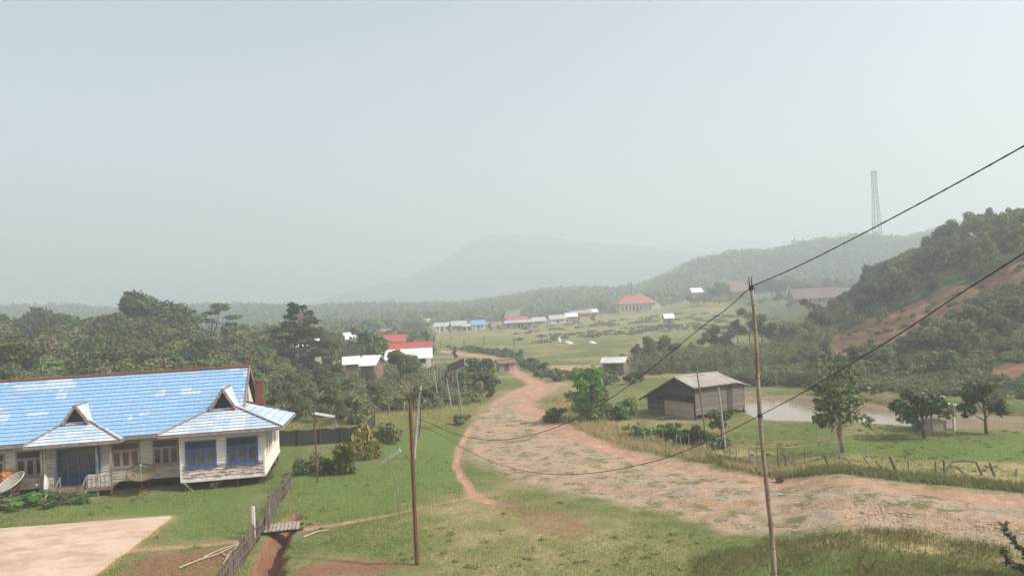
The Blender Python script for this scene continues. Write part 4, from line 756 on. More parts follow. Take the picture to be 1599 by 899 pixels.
hero('small_tree', LEAF_M, cl, 2, ([(0, 0, -.2), (.03, 0, .5), (0, 0, 1.2)], [.05, .04, .03]), [([(0, 0, .6), (.3, 0, 1.2)], [.03, .015]), ([(0, 0, .6), (-.3, .1, 1.2)], [.03, .015])], .2, 44, 260, 'small round-headed tree behind the grey slanted pole', (1126, 682))
GY = 'shrubs in the yard beside the house'
for kd, px, py, ty, lb, wd in (('bushY', 541, 740, 693, 'large yellow-leaved shrub beside the rusty utility pole', .8), ('bushY', 576, 715, 672, 'yellow shrub at the end of the dark net fence', .65), ('bushO', 478, 738, 712, 'olive shrub left of the rusty thin pole', 1.1), ('bushM', 508, 742, 716, 'green shrub between the thin pole and the yellow shrub', .9), ('bushO', 610, 690, 660, 'dry olive shrub on the bank behind the grey pole', 1.0), ('bushM', 566, 672, 661, 'small green plant on top of the net fence end', .8),
                               ('bushM', 468, 742, 718, 'leafy plant at the end of the picket fence', .7), ('bushM', 418, 748, 730, 'spiky green plant under the bay windows', .6), ('bushM', 336, 762, 748, 'small green plant at the foot of the bay wall', .8), ('bushB', 40, 795, 772, 'green weeds round the grey dish', 2.0), ('bushM', 90, 792, 770, 'tall weeds beside the white dish', 1.7), ('bushB', 130, 788, 771, 'weed clump at the foot of the porch steps', 1.3), ('bushM', -5, 797, 770, 'weed clump at the far left of the yard', 1.6), ('bushM', 720, 662, 648, 'green bush at the foot of the solar lamp pole', 1.4),
                               ('bushM', 596, 690, 672, 'leafy weed behind the yellow shrub', 1.0)):
    put_base(kd, px, py, ty, lb, GY, wd)
GD = 'bushes along the upper road'
for px, py, ty in ((700, 610, 575), (722, 615, 580), (740, 612, 560), (757, 610, 556), (745, 628, 600), (765, 622, 600), (690, 630, 598), (672, 640, 606), (650, 640, 600), (710, 560, 545), (735, 550, 541), (760, 548, 538), (790, 552, 541), (812, 560, 545), (830, 572, 552), (850, 580, 562), (800, 568, 555), (870, 586, 572), (845, 592, 580), (910, 594, 580), (930, 595, 582), (955, 600, 585), (780, 600, 590), (985, 600, 580), (1000, 596, 570), (975, 575, 552)):
    put_base(RNG.choice(['low2', 'low3', 'low1', 'low3']), px, py, ty+RNG.uniform(-4, 4), 'scrubby green bush beside the upper earth road', GD, RNG.uniform(.9, 1.7), cat='bush')
# --- masses nobody could count
def scatter_clumps(name, label, mat, P, per, size, seed, **kw):
    rs = np.random.RandomState(seed); cl = [(p[0], p[1], p[2]+p[4]*.45, p[3], p[3], p[4]*.6, per) for p in P]; V, Fq = leafcloud(cl, size, rs, **kw); return tag(newmesh(name, V, Fq, mat), label, kind='stuff')
rs_ = np.random.RandomState(51)
P = []
for i in range(7600):
    px = rs_.uniform(-250, 1900); Y = rs_.uniform(445, 860)
    p = at(px, Y); s = rs_.uniform(3.0, 6.0); P.append((p[0], p[1], p[2], s, s*1.3))
for i in range(1500):
    px = rs_.uniform(-250, 660); Y = rs_.uniform(155, 445); p = at(px, Y); s = rs_.uniform(1.8, 3.6); P.append((p[0], p[1], p[2], s, s*1.7*(.7 if px > 470 and Y < 260 else 1)))
for i in range(500):
    px = rs_.uniform(640, 1340); Y = rs_.uniform(385, 450) if px < 1060 else rs_.uniform(420, 450); p = at(px, Y); s = rs_.uniform(2.2, 4.2); P.append((p[0], p[1], p[2], s, s*1.7))
scatter_clumps('far_woodland', 'blue-grey hazy woodland covering the far ridges', LEAF_D, P, 46, 1.5, 52, shell=.75)
P = []
for i in range(1500):
    px = rs_.uniform(1235, 1660); y = rs_.uniform(ycut(px)+np.interp(px, [1235, 1300, 1400, 1470, 1540, 1640], [16, 46, 56, 50, 32, 28]), np.interp(px, [1235, 1640], [602, 628]))
    if px > 1545 and 566 < y < 596: continue
    g = hit(px, y, 56); s = rs_.uniform(.35, .85); P.append((g[0], g[1], g[2], s, s*.9))
for i in range(500):
    px = rs_.uniform(1240, 1660); y = rs_.uniform(ycrest(px)+6, ycut(px)+3); g = hit(px, y, 60); s = rs_.uniform(.6, 1.3); P.append((g[0], g[1], g[2], s, s*1.2))
for i in range(45):
    px = rs_.uniform(1260, 1640); g = hit(px, ycut(px)+rs_.uniform(6, 40), 60); s = rs_.uniform(.25, .6); P.append((g[0], g[1], g[2], s, s*.8))
for i in range(260):
    px = rs_.uniform(1130, 1345); g = hit(px, rs_.uniform(585, 603), 60); s = rs_.uniform(.5, 1.0); P.append((g[0], g[1], g[2], s, s*1.7))
for i in range(420):
    px = rs_.uniform(985, 1290); Y = rs_.uniform(97, 122); p = at(px, Y); s = rs_.uniform(.6, 1.2); P.append((p[0], p[1], p[2], s, s*2.0))
scatter_clumps('hillside_undergrowth', 'tangled green undergrowth covering the hillside and pond bank', LEAF_D, P[::2], 200, .17, 54); scatter_clumps('hillside_brush', 'dry olive brush among the hillside undergrowth', foliage('olive_brush', (.105, .12, .048), (.165, .17, .072), (.22, .18, .10)), P[1::2], 170, .17, 57)
P = []
for i in range(620):
    px = rs_.uniform(395, 740); Y = rs_.uniform(66, 118); p = at(px, Y); s = rs_.uniform(.6, 1.3)
    if 470-(px-800)*.049+12310/Y > np.interp(px, [400, 560, 640, 700, 760], [662, 650, 645, 640, 625]): continue
    P.append((p[0], p[1], p[2], s, s*1.3))
for i in range(300):
    px = rs_.uniform(-40, 400); Y = rs_.uniform(64, 75); p = at(px, Y); s = rs_.uniform(.8, 1.6); P.append((p[0], p[1], p[2], s, s*1.8))
scatter_clumps('undergrowth', 'dense scrub along the foot of the forest', LEAF_O, P, 170, .21, 55)
P = []
for i in range(170):
    px = rs_.uniform(800, 1250); t = rs_.rand(); g = hit(px, np.interp(px, [800, 930, 1080, 1250], [516, 502, 492, 505])+rs_.choice([0, 7, 16, 22])+rs_.normal()*1.5, 120); s = rs_.uniform(.5, 1.5); P.append((g[0], g[1], g[2], s*1.7, s*.6))
for i in range(130):
    px = rs_.uniform(700, 960); g = hit(px, np.interp(px, [700, 800, 850, 960], [549, 558, 590, 594])+rs_.uniform(-8, 8), 70)
    if line_d(g[0], g[1], TRACKS[1]) < 1.2 or line_d(g[0], g[1], TRACKS[2]) < 1.2: continue
    s = rs_.uniform(.4, .9); P.append((g[0], g[1], g[2], s*1.3, s))
scatter_clumps('field_scrub', 'low scrub in bands across the field slope', foliage('field_scrub_leaves', (.12, .15, .06), (.18, .20, .085)), P, 60, .45, 56)
# --- grass
GRASS_L = foliage('short_lawn_grass', (.20, .26, .075), (.32, .34, .12), (.46, .37, .19), .5, 1.2); GRASS_T = foliage('tall_verge_grass', (.52, .42, .20), (.66, .52, .29), (.72, .58, .36), .55, .7); GRASS_G = foliage('tall_green_grass', (.28, .32, .10), (.40, .40, .16), (.58, .47, .26), .55, .9)
def blades(name, label, mat, XY, hmin, hmax, nb, spread, width, seed, lean=.45):
    rs = np.random.RandomState(seed); XY = np.repeat(np.asarray(XY), nb, 0); n = len(XY); XY = XY+rs.normal(size=(n, 2))*spread; Z = hgt(XY[:, 0], XY[:, 1])-.01
    h = hmin+(hmax-hmin)*rs.rand(n)**1.3; a = rs.rand(n)*6.283; la = rs.rand(n)*6.283; ll = h*lean*rs.rand(n); w_ = width*(.6+.8*rs.rand(n))
    b = np.stack([XY[:, 0], XY[:, 1], Z], 1); s = np.stack([np.cos(a)*w_, np.sin(a)*w_, np.zeros(n)], 1); t = b+np.stack([np.cos(la)*ll, np.sin(la)*ll, h], 1); m_ = b+np.stack([np.cos(la)*ll*.3, np.sin(la)*ll*.3, h*.6], 1)
    V = np.stack([b-s, b+s, m_+s*.75, t, m_-s*.75], 1).reshape(-1, 3); Fq = np.arange(n*5, dtype=np.int32).reshape(-1, 5); return tag(newmesh(name, V, Fq, mat), label, kind='stuff')
def sample_px(poly, n, seed, clear=True):
    rs = np.random.RandomState(seed); P = np.array(poly, float); out = []
    lo, hi = P.min(0), P.max(0); q = lo+(hi-lo)*rs.rand(n*4, 2); ins = poly_sd(q[:, 0], q[:, 1], poly) < 0; q = q[ins][:n]
    W = np.array([PG(x, y)[:2] for x, y in q]); 
    if clear:
        k = (poly_sd(W[:, 0], W[:, 1], ROAD) > .1) & (poly_sd(W[:, 0], W[:, 1], COURT) > .05) & (poly_sd(W[:, 0], W[:, 1], GULLY) > .1) & (poly_sd(W[:, 0], W[:, 1], POND) > .2)
        for p in PATHS: k &= line_d(W[:, 0], W[:, 1], p) > .05
        rel = (W-HO[:2]); a = rel@HD[:2]; b = rel@HN[:2]; k &= ~((a < .1) & (b > -.05) & (b < 9.5))
        dn = fbm(W[:, 0], W[:, 1], 2.6, 6, 4); k &= dn+.34*(np.random.RandomState(seed+7).rand(len(W))-.5) > .47
        for P_, s_ in REDS: k &= (poly_sd(W[:, 0], W[:, 1], P_) > 0) | (np.random.RandomState(1).rand(len(W)) > s_*.9)
        W = W[k]
    return W
lawn = np.concatenate([sample_px([(-30, 770), (440, 735), (460, 690), (720, 660), (735, 700), (800, 760), (1130, 850), (1610, 900), (1610, 960), (-30, 960)], 60000, 61), sample_px([(1000, 690), (1050, 660), (1180, 655), (1400, 672), (1620, 680), (1620, 770), (1300, 745), (1130, 712)], 16000, 62)])
blades('lawn_grass', 'short green grass with dry patches over the open ground', GRASS_L, lawn, .03, .11, 4, .16, .014, 63, lean=1.1)
VERGE = [(845, 628), (862, 618), (890, 630), (940, 658), (1020, 686), (1120, 710), (1200, 731), (1300, 746), (1400, 757), (1620, 779), (1620, 792), (1500, 781), (1400, 770), (1300, 757), (1200, 745), (1100, 722), (1000, 702), (940, 685), (900, 668), (862, 648)]
v = sample_px(VERGE, 15000, 64, clear=False); v = v[poly_sd(v[:, 0], v[:, 1], ROAD) > .1]
gmask = fbm(v[:, 0], v[:, 1], 5, 3, 3)+.35*sst(12, 19, v[:, 0])
blades('dry_verge_grass', 'tall straw-coloured grass along the far road edge', GRASS_T, v[gmask+.3*(np.random.RandomState(3).rand(len(v))-.5) < .58], .18, .60, 5, .16, .014, 65, lean=.8)
blades('green_verge_grass', 'tall green grass along the far road edge', GRASS_G, v[gmask+.3*(np.random.RandomState(4).rand(len(v))-.5) >= .55], .10, .36, 5, .16, .015, 66, lean=.9)
fg = sample_px([(1085, 870), (1200, 845), (1300, 850), (1420, 845), (1520, 862), (1610, 882), (1610, 970), (1060, 970)], 9000, 67, clear=False)
fg = fg[(poly_sd(fg[:, 0], fg[:, 1], ROAD) > -.5) & (fbm(fg[:, 0], fg[:, 1], 1.8, 4, 3)+.4*(np.random.RandomState(5).rand(len(fg))-.5) > .42)]
blades('foreground_grass', 'tall grass at the near edge of the road', GRASS_G, fg, .05, .27, 6, .14, .010, 68, lean=.9)
rd = sample_px([(730, 660), (800, 640), (860, 670), (1000, 730), (1200, 780), (1599, 830), (1599, 875), (1250, 838), (1000, 800), (760, 730)], 9000, 69, clear=False); rd = rd[(fbm(rd[:, 0], rd[:, 1], 2.2, 2, 4)+.3*(np.random.RandomState(6).rand(len(rd))-.5) > .58)]
for T_ in TRACKS[:1]: rd = rd[line_d(rd[:, 0], rd[:, 1], T_) > .1]
blades('road_weeds', 'dry yellow weeds growing through the gravel', GRASS_T, rd, .02, .09, 4, .16, .012, 70, lean=1.2)
bk = sample_px([(590, 640), (700, 625), (770, 612), (745, 640), (720, 655), (690, 665), (480, 690), (440, 668), (440, 655), (520, 655)], 9000, 71); blades('bank_grass', 'rough grass on the bank below the forest', GRASS_G, bk, .10, .38, 5, .2, .018, 72, lean=.9)
# weeds
WEED = foliage('broad_weeds', (.14, .19, .06), (.24, .27, .09), (.34, .29, .14)); wd_ = sample_px([(-20, 775), (440, 740), (470, 700), (720, 665), (735, 700), (800, 760), (1130, 850), (1610, 900), (1610, 950), (-20, 950)], 1500, 75); wd2 = sample_px([(1000, 690), (1180, 655), (1400, 672), (1620, 680), (1620, 770), (1300, 735)], 500, 76); wd_ = np.concatenate([wd_[::4], wd2[::2]]); rs_ = np.random.RandomState(77); wz = hgt(wd_[:, 0], wd_[:, 1])
scatter_clumps('weeds', 'scattered broad-leaved weeds in the grass', WEED, [(a, b, c, s*1.6, s*.55) for (a, b), c, s in zip(wd_, wz, .07+.20*rs_.rand(len(wd_))**2.5)], 26, .085, 78)
# stones on the road
STONE = N('road_stones', .9); STONE.col(STONE.mix(STONE.n('ShaderNodeNewGeometry').outputs['Random Per Island'], (.42, .33, .26), (.25, .195, .155)))
st = sample_px([(730, 660), (800, 640), (860, 670), (1000, 730), (1200, 770), (1620, 820), (1620, 880), (1250, 845), (1000, 800), (760, 730)], 5500, 73, clear=False); st = st[poly_sd(st[:, 0], st[:, 1], ROAD) < -.1]
rs_ = np.random.RandomState(74); Z = hgt(st[:, 0], st[:, 1]); n = len(st); ico = np.array([(1, 0, 0), (-1, 0, 0), (0, 1, 0), (0, -1, 0), (0, 0, 1), (0, 0, -.5)], float); tf = np.array([(0, 2, 4), (2, 1, 4), (1, 3, 4), (3, 0, 4)], np.int32)
sz = (.018+.06*rs_.rand(n)**4); V = np.stack([st[:, 0], st[:, 1], Z], 1)[:, None]+ico[None]*sz[:, None, None]*(.6+.8*rs_.rand(n, 6, 3))*np.array([1.2, 1.2, .6]); Fq = (tf[None]+(np.arange(n)*6)[:, None, None]).reshape(-1, 3).astype(np.int32)
tag(newmesh('gravel', V.reshape(-1, 3), Fq, STONE.m), 'loose stones strewn over the road', kind='stuff')
# ------------------------------------------------------------------ village buildings
def sheet_mat(name, c1, c2, rust=None, amt=.6, axis=0, rough=.45):
    k = N(name, rough, .4); o = k.co(); sx = k.n('ShaderNodeSeparateXYZ'); k.L(o, sx.inputs[0]); f = k.noise(k.co('Object', (1, 1, 1)), .9, 5, .7)
    c = k.mix(k.rng(f, .35, .65), c1, c2)
    if rust: c = k.mix(k.rng(k.noise(k.co('Object', (2.2, .35, .35) if axis == 0 else (.35, 2.2, .35)), 1.0, 4, .7), amt, amt+.14), c, rust)
    wv = k.math('SINE', k.math('MULTIPLY', sx.outputs[axis], 28.0)); k.bump(wv, .35, .03); return k.col(c)
ZINCW = sheet_mat('white_zinc_sheet', (.74, .75, .75), (.62, .64, .65)); ZINCG = sheet_mat('grey_zinc_sheet', (.46, .47, .47), (.36, .36, .36), (.30, .20, .15), .62); ZINCR = sheet_mat('rusty_zinc_sheet', (.36, .33, .30), (.27, .235, .21), (.20, .105, .07), .53, rough=.75)
REDR = sheet_mat('red_painted_sheet', (.42, .085, .07), (.36, .07, .06)); REDT = sheet_mat('faded_red_tile', (.38, .13, .10), (.33, .10, .085)); BLUER = sheet_mat('blue_painted_sheet', (.13, .28, .56), (.18, .34, .60)); BROWNR = sheet_mat('brown_roof', (.19, .12, .10), (.15, .10, .085)); PINKR = sheet_mat('faded_pink_roof', (.45, .27, .24), (.40, .24, .22)); DARKR = sheet_mat('dark_plank_roof', (.17, .165, .165), (.13, .125, .125))
WALLW = plain('white_plaster', (.66, .64, .60), .8, .15, 2); WALLY = plain('yellow_plaster', (.58, .50, .24), .8, .15, 2); WALLB = plain('brown_board_wall', (.23, .16, .12), .85, .35, 4); WALLG = plain('grey_board_wall', (.33, .30, .27), .85, .35, 4); DOORM = plain('brown_door', (.12, .07, .05), .6, .3)
def house_simple(name, label, cat, pos, rz, wd, dp, wh, rh, roofm, wallm, hip=0.0, over=.4, nwin=3, group=None, lean=None, gablem=None, stilts=0.0):
    """small house: local x along the ridge, y back; parts wall, roof, door, windows"""
    r = empty(name, pos, label, cat, group, rz); z0 = stilts
    m_ = MB(); m_.box((0, 0, z0+wh/2-.15), (wd, dp, wh+.3)); 
    if hip == 0:
        for s in (-1, 1): m_.prism([(s*(wd/2-.02), -dp/2, z0+wh), (s*(wd/2-.02), dp/2, z0+wh), (s*(wd/2-.02), 0, z0+wh+rh*.92)], (-s*.1, 0, 0), 1)
    m_.build('wall', [wallm, gablem or wallm], r)
    if stilts:
        for sx in (-.45, 0, .45):
            for sy in (-.42, .42): q = MB(); q.bar((sx*wd, sy*dp, -.4), (sx*wd, sy*dp, z0), .14); q.build('stilt', WALLG, r)
    X = wd/2+over; Yv = dp/2+over; zz = z0+wh-.1; h = X*hip*min(1, Yv/X) if hip else 0
    m_ = MB(); A, B, C_, D = (-X, -Yv, zz), (X, -Yv, zz), (X, Yv, zz), (-X, Yv, zz); E, F2 = (-X+h, 0, zz+rh+.1), (X-h, 0, zz+rh+.1)
    t = np.array([0, 0, .09]); faces = [(A, B, F2, E), (C_, D, E, F2)]+([(B, C_, F2), (D, A, E)] if hip else [])
    for fc in faces: m_.prism([np.array(p) for p in fc], t)
    ro = m_.build('roof', roofm, r)
    m_ = MB(); m_.bar((E[0], 0, E[2]+.1), (F2[0], 0, F2[2]+.1), .18, .08); m_.build('ridge_cap', roofm, ro)
    m_ = MB(); dx = wd*.5/(nwin+1)*(1 if nwin % 2 else 2)*0; dh_ = min(2.0, wh*.88); m_.box((dx, -dp/2-.03, z0+dh_/2), (min(.9, wd*.3), .08, dh_)); m_.build('door', DOORM, r)
    for i in range(nwin):
        u = (i+.5)/nwin*wd-wd/2
        if abs(u-dx) < .8: u += 1.1*(1 if u >= dx else -1)
        if abs(u) > wd/2-.5: continue
        m_ = MB(); wz_ = z0+min(1.45, wh*.58); hw_ = min(.9, wh*.42); m_.box((u, -dp/2-.025, wz_), (.95, .07, hw_+.15)); f = m_.build('window', WALLW, r); m_ = MB(); m_.box((u, -dp/2-.05, wz_), (.8, .05, hw_)); m_.build('pane', GLASS, f)
    if lean:
        m_ = MB(); lm, ld, lz0, lz1 = lean; m_.prism([(-X, -dp/2-ld, z0+lz0), (X, -dp/2-ld, z0+lz0), (X, -dp/2+.05, z0+lz1), (-X, -dp/2+.05, z0+lz1)], t); m_.build('lean_to_roof', lm, r)
        for i in range(4): q = MB(); q.bar((-X+.15+(2*X-.3)*i/3, -dp/2-ld+.1, -.4), (-X+.15+(2*X-.3)*i/3, -dp/2-ld+.1, z0+lz0+.02), .12); q.build('post', WALLG, r)
    return r
def roofat(px, py, Y):
    p = PY(px, py, Y); return p
def spot(px, Y): return at(px, Y)
GVH = 'village houses across the valley'
def vh(label, px0, px1, eave_y, ridge_y, Y, roofm, wallm, rz=.06, hip=0.0, dp=5.5, lean=None, nwin=3, name='village_house', cat='house', stilts=0.0, gablem=None, group=GVH):
    """house whose roof spans px0..px1 with its front eave at eave_y, standing at distance Y"""
    pm = (px0+px1)/2; g = at(pm, Y); e = PY(pm, eave_y, Y-dp/2); rr = PY(pm, ridge_y, Y); wd = (px1-px0)/1231*Y-.8
    wh = max(e[2]-g[2]+.1-stilts, 1.6); up = max(0, wh-3.4); g = g+np.array([0, 0, up]); stilts = stilts+up*.6; g[2] -= up*.6; wh -= up; return house_simple(name, label, cat, g, rz, max(wd, 1.5), dp, wh, max(rr[2]-e[2], .5), roofm, wallm, hip=hip, lean=lean, nwin=nwin, stilts=stilts, gablem=gablem, group=group)
vh('small house with white tin roof half hidden by the tiered tree', 438, 497, 549, 532, 124, ZINCW, WALLG)
vh('white-walled village house with red roof and white lean-to roof at the road end', 600, 672, 549, 536, 124, REDR, WALLW, rz=.10, dp=5, lean=(ZINCW, 3.4, 1.9, 3.2), hip=0)
vh('second village house with red roof and pale tin lean-to further back', 585, 632, 534, 524, 152, REDR, WALLW, rz=.1, dp=6, lean=(ZINCW, 4.5, 1.6, 3.0))
vh('low house with worn white tin roof among the trees below the red roofs', 562, 592, 571, 557, 101, ZINCW, WALLB, rz=-.1, dp=4.5)
vh('small white-roofed shack left of the low tin-roofed house', 534, 556, 569, 559, 100, ZINCW, WALLB, rz=.2, dp=3.5, nwin=1)
vh('village house with white tin roof left of the blue roof', 534, 556, 530, 520, 188, ZINCW, WALLG)
vh('village house with blue painted roof far behind the columnar tree', 555, 578, 528, 518, 192, BLUER, WALLB, lean=(ZINCG, 2, 1.9, 2.6))
vh('village house with faded pink roof beyond the red roofs', 590, 609, 527, 515, 215, PINKR, WALLG); vh('small house with tan roof beyond the red roofs', 606, 622, 526, 516, 220, ZINCR, WALLG, nwin=1)
vh('low grey-roofed house at the left end of the far row', 676, 702, 513, 507, 296, ZINCG, WALLW, nwin=2); vh('low house with dull grey roof second in the far row', 703, 728, 515, 508, 300, ZINCG, WALLB, nwin=2)
vh('open white-posted kiosk at the edge of the far field', 720, 733, 513, 509, 282, ZINCG, WALLB, dp=2.5, nwin=0, name='kiosk', cat='kiosk'); vh('low house with blue roof in the far row', 734, 757, 514, 507, 300, BLUER, WALLW, nwin=2)
vh('large village house with faded red hipped roof and white verandah', 783, 830, 511, 500, 290, REDT, WALLW, hip=.45, dp=9, lean=(ZINCG, 2.5, 2.0, 2.7), rz=.1, nwin=4)
vh('grey-roofed house right of the large red hipped roof', 828, 850, 507, 501, 312, ZINCG, WALLG, nwin=2); vh('long low house with grey roof in the middle of the far row', 855, 882, 506, 500, 318, ZINCG, WALLW, nwin=2); vh('white-roofed house at the right of the far row', 880, 900, 505, 499, 325, ZINCW, WALLG, nwin=2)
vh('small blue-walled house above the far row', 888, 899, 495, 489, 345, BLUER, plain('blue_wall', (.12, .24, .5), .7), nwin=1); vh('long house with faded red roof left of the church', 897, 922, 493, 488, 358, PINKR, WALLB, nwin=2); vh('house with white roof just left of the dark upright tree', 915, 932, 491, 486, 362, ZINCW, WALLG, nwin=1)
vh('tiny hut with white roof alone on the field slope', 1033, 1050, 505, 498, 235, ZINCW, PINKP, dp=2.5, nwin=0, name='field_hut', cat='hut', stilts=.5)
vh('house with wide brown roof among trees on the far slope', 1102, 1168, 456, 439, 352, BROWNR, WALLB, hip=.5, dp=11); vh('house with bright white roof on the slope left of the brown roof', 1077, 1096, 457, 450, 340, ZINCW, WALLG, nwin=1); vh('small white roof high on the wooded ridge', 1144, 1156, 428, 422, 560, ZINCW, WALLG, nwin=0)
vh('long low house with dull red-brown roof at the foot of the hill', 1233, 1312, 480, 464, 262, sheet_mat('dull_mauve_roof', (.17, .115, .105), (.14, .095, .088)), PINKP, rz=-.05, dp=8, nwin=5)
# steep leaning roof of the traditional house
g = at(795, 306); r = empty('steep_roof_house', g, 'dark house with tall slanted plank roof behind the large red roof', 'house', GVH, .3)
m_ = MB(); m_.box((0, 0, 1.6), (5.6, 4.4, 3.8)); m_.build('wall', WALLB, r); m_ = MB()
for s in (-1, 1): m_.prism([(-3.4, s*2.6, 3.2), (2.6, s*2.6, 3.2), (4.8, 0, 6.4), (-1.4, 0, 6.0)], (0, 0, .15))
m_.build('roof', DARKR, r); m_ = MB(); m_.box((-1, -2.25, 1.2), (1, .1, 2)); m_.build('door', DOORM, r)
# church: red hipped roof, yellow walls, dark spire
g = hit(990, 487, 250); print('church', g)
CH = empty('church', g, 'yellow-walled church with red hipped roof and dark slender spire', 'church', None, .12); k = g[1]/1231
wd = 52*k; m_ = MB(); m_.box((0, 0, 1.7), (wd, 11, 4.6)); m_.build('wall', WALLY, CH)
m_ = MB(); X, Yv, zz = wd/2+1.6, 7.4, 3.9
for fc in (((-X, -Yv, zz), (X, -Yv, zz), (X-6, 0, zz+4.4), (-X+6, 0, zz+4.4)), ((X, Yv, zz), (-X, Yv, zz), (-X+6, 0, zz+4.4), (X-6, 0, zz+4.4)), ((X, -Yv, zz), (X, Yv, zz), (X-6, 0, zz+4.4)), ((-X, Yv, zz), (-X, -Yv, zz), (-X+6, 0, zz+4.4))): m_.prism(fc, (0, 0, .2))
ro = m_.build('roof', REDT, CH)
for s in (-1, 1):
    m_ = MB(); b = np.array([-1.2+s*1.0, 0, zz+4.0]); [m_.prism([b+np.array([-.95, q*1.6, 0]), b+np.array([.95, q*1.6, 0]), b+np.array([s*-.4, 0, 7.2])], (0, -q*.12, 0)) for q in (-1, 1)]; [m_.prism([b+np.array([q*.95, -1.6, 0]), b+np.array([q*.95, 1.6, 0]), b+np.array([s*-.4, 0, 7.2])], (-q*.12, 0, 0)) for q in (-1, 1)]; m_.build('spire', DARKR, ro)
for i in range(9):
    u = -wd/2+1.2+i*(wd-2.4)/8; m_ = MB(); m_.box((u, -5.55, 1.9), (1.1, .12, 2.2)); f = m_.build('window', WALLW, CH); m_ = MB(); m_.box((u, -5.62, 1.9), (.8, .08, 1.9)); m_.build('pane', GLASS, f)
for i in range(10): m_ = MB(); m_.bar((-X+1+i*(2*X-2)/9, -6.9, -.8), (-X+1+i*(2*X-2)/9, -6.9, zz+.2), .22); m_.build('verandah_post', WALLW, CH)
m_ = MB(); m_.box((0, -5.6, 1.2), (1.6, .1, 2.6)); m_.build('door', DOORM, CH)
m_ = MB(); m_.prism([(wd/2+.1, -5, -.4), (wd/2+3.6, -5, -.4), (wd/2+3.6, -5, 2.8), (wd/2+1.8, -5, 4.2), (wd/2+.1, -5, 3.2)], (0, 4, 0)); m_.build('porch_block', WALLY, CH)
vh('long dark-roofed hall adjoining the left side of the church', 946, 968, 484, 477, g[1]+6, BROWNR, WALLG, nwin=2)
# hut by the upper road
g = PG(961, 584); g[2] = H(g[0], g[1]); house_simple('roadside_hut', 'small white gabled hut on stilts beside the pond track', 'hut', g, -.35, 2.7, 2.2, 1.1, .55, sheet_mat('pale_hut_roof', (.62, .60, .54), (.5, .48, .43)), WALLB, over=.3, nwin=1, gablem=WALLW, stilts=.55)
for px, py, lb, w_, rm in ((744, 585, 'white-roofed stall half hidden by bushes below the upper road', 2.4, ZINCW), (789, 577, 'brown-roofed wooden stall at the edge of the upper road', 2.2, BROWNR)):
    g = PG(px, py); g[2] = H(g[0], g[1]); house_simple('roadside_stall', lb, 'stall', g, .3, w_, 1.8, 1.2, .4, rm, WALLG, nwin=0, over=.35, group='stalls along the upper road')
g = PG(507, 668); g[2] = H(g[0], g[1]); t = empty('lean_to', g, 'low open lean-to with white tin sheet under the forest edge', 'shelter')
m_ = MB(); m_.prism([(-.9, -.5, 1.25), (.9, -.5, .85), (.9, .4, .90), (-.9, .4, 1.28)], (0, 0, .05)); m_.build('roof', ZINCG, t)
for x, y, z in ((-.8, -.4, 1.25), (.8, -.4, .87), (.8, .3, .90), (-.8, .3, 1.28)): m_ = MB(); m_.bar((x, y, -.2), (x, y, z), .09); m_.build('post', WOODG, t)
# big old shed of grey planks with rusty roof
def plank_mat(name, c1, c2, c3):
    k = N(name, .92, .1); f = k.noise(k.co('Object', (.7, .7, 7)), 1.3, 6, .75); g = k.noise(k.co(), .8, 3); sx = k.n('ShaderNodeSeparateXYZ'); k.L(k.co(), sx.inputs[0]); row = k.math('MULTIPLY', sx.outputs[2], 1/.16)
    wn = k.n('ShaderNodeTexWhiteNoise', noise_dimensions='1D'); k.L(k.math('FLOOR', row), wn.inputs['W'])
    c = k.mix(k.math('ADD', k.math('MULTIPLY', wn.outputs[0], .6), k.math('MULTIPLY', f, .4)), c1, c2); c = k.mix(k.rng(f, .52, .7, 0, .7), c, c3); c = k.mix(k.math('MULTIPLY', k.math('LESS_THAN', k.math('FRACT', row), .14), .8), c, (.02, .018, .016)); k.bump(k.math('ADD', k.math('GREATER_THAN', k.math('FRACT', row), .14), f), .6, .03); return k.col(c)
PLK = plank_mat('old_grey_planks', (.245, .215, .19), (.115, .098, .086), (.06, .05, .045)); PLKP = plank_mat('pale_pinkish_planks', (.56, .44, .36), (.42, .32, .26), (.2, .14, .11)); PLKD = plank_mat('dark_shed_planks', (.10, .085, .078), (.065, .055, .05), (.035, .03, .028))
TH = math.radians(30); SO = np.array([13.9, 62.0, 0.0]); SO[2] = 0
shed = empty('plank_shed', SO, 'old grey plank shed with rusty tin roof beside the pond', 'shed', None, TH)
L_, FL = 5.4, .32; fe = (-.4, 2.52); rg = (1.79, 3.22); bk_ = (6.3, 1.14)
def zr(b): return fe[1]+(rg[1]-fe[1])*(b-fe[0])/(rg[0]-fe[0]) if b < rg[0] else rg[1]+(bk_[1]-rg[1])*(b-rg[0])/(bk_[0]-rg[0])
m_ = MB(); boards(m_, (0, 0), (3.35, 0), FL, zr(0), step=.19); boards(m_, (4.0, .02), (L_, .02), FL+.05, 2.3, step=.21, m=0); m_.box((L_/2, .09, (FL+2.3)/2), (L_, .08, 2.3-FL), 1); m_.build('front_wall', [PLK, PLKD], shed)
m_ = MB(); m_.box((3.68, .0, 1.35), (.68, .06, 2.0), 0); m_.build('door', PLKD, shed)
m_ = MB(); m_.prism([(-.0, .05, 1.75), (0, .05, zr(.05)-.08), (0, rg[0], rg[1]-.08), (0, 5.7, zr(5.7)-.08), (0, 5.7, 1.22), (0, 3.4, 1.75)], (.08, 0, 0)); m_.build('gable_wall', PLKD, shed)
m_ = MB(); boards(m_, (0, .15), (0, 3.6), -.05, 1.22, step=.15, nrm=(-1, 0, 0)); m_.build('pale_side_wall', PLKP, shed)
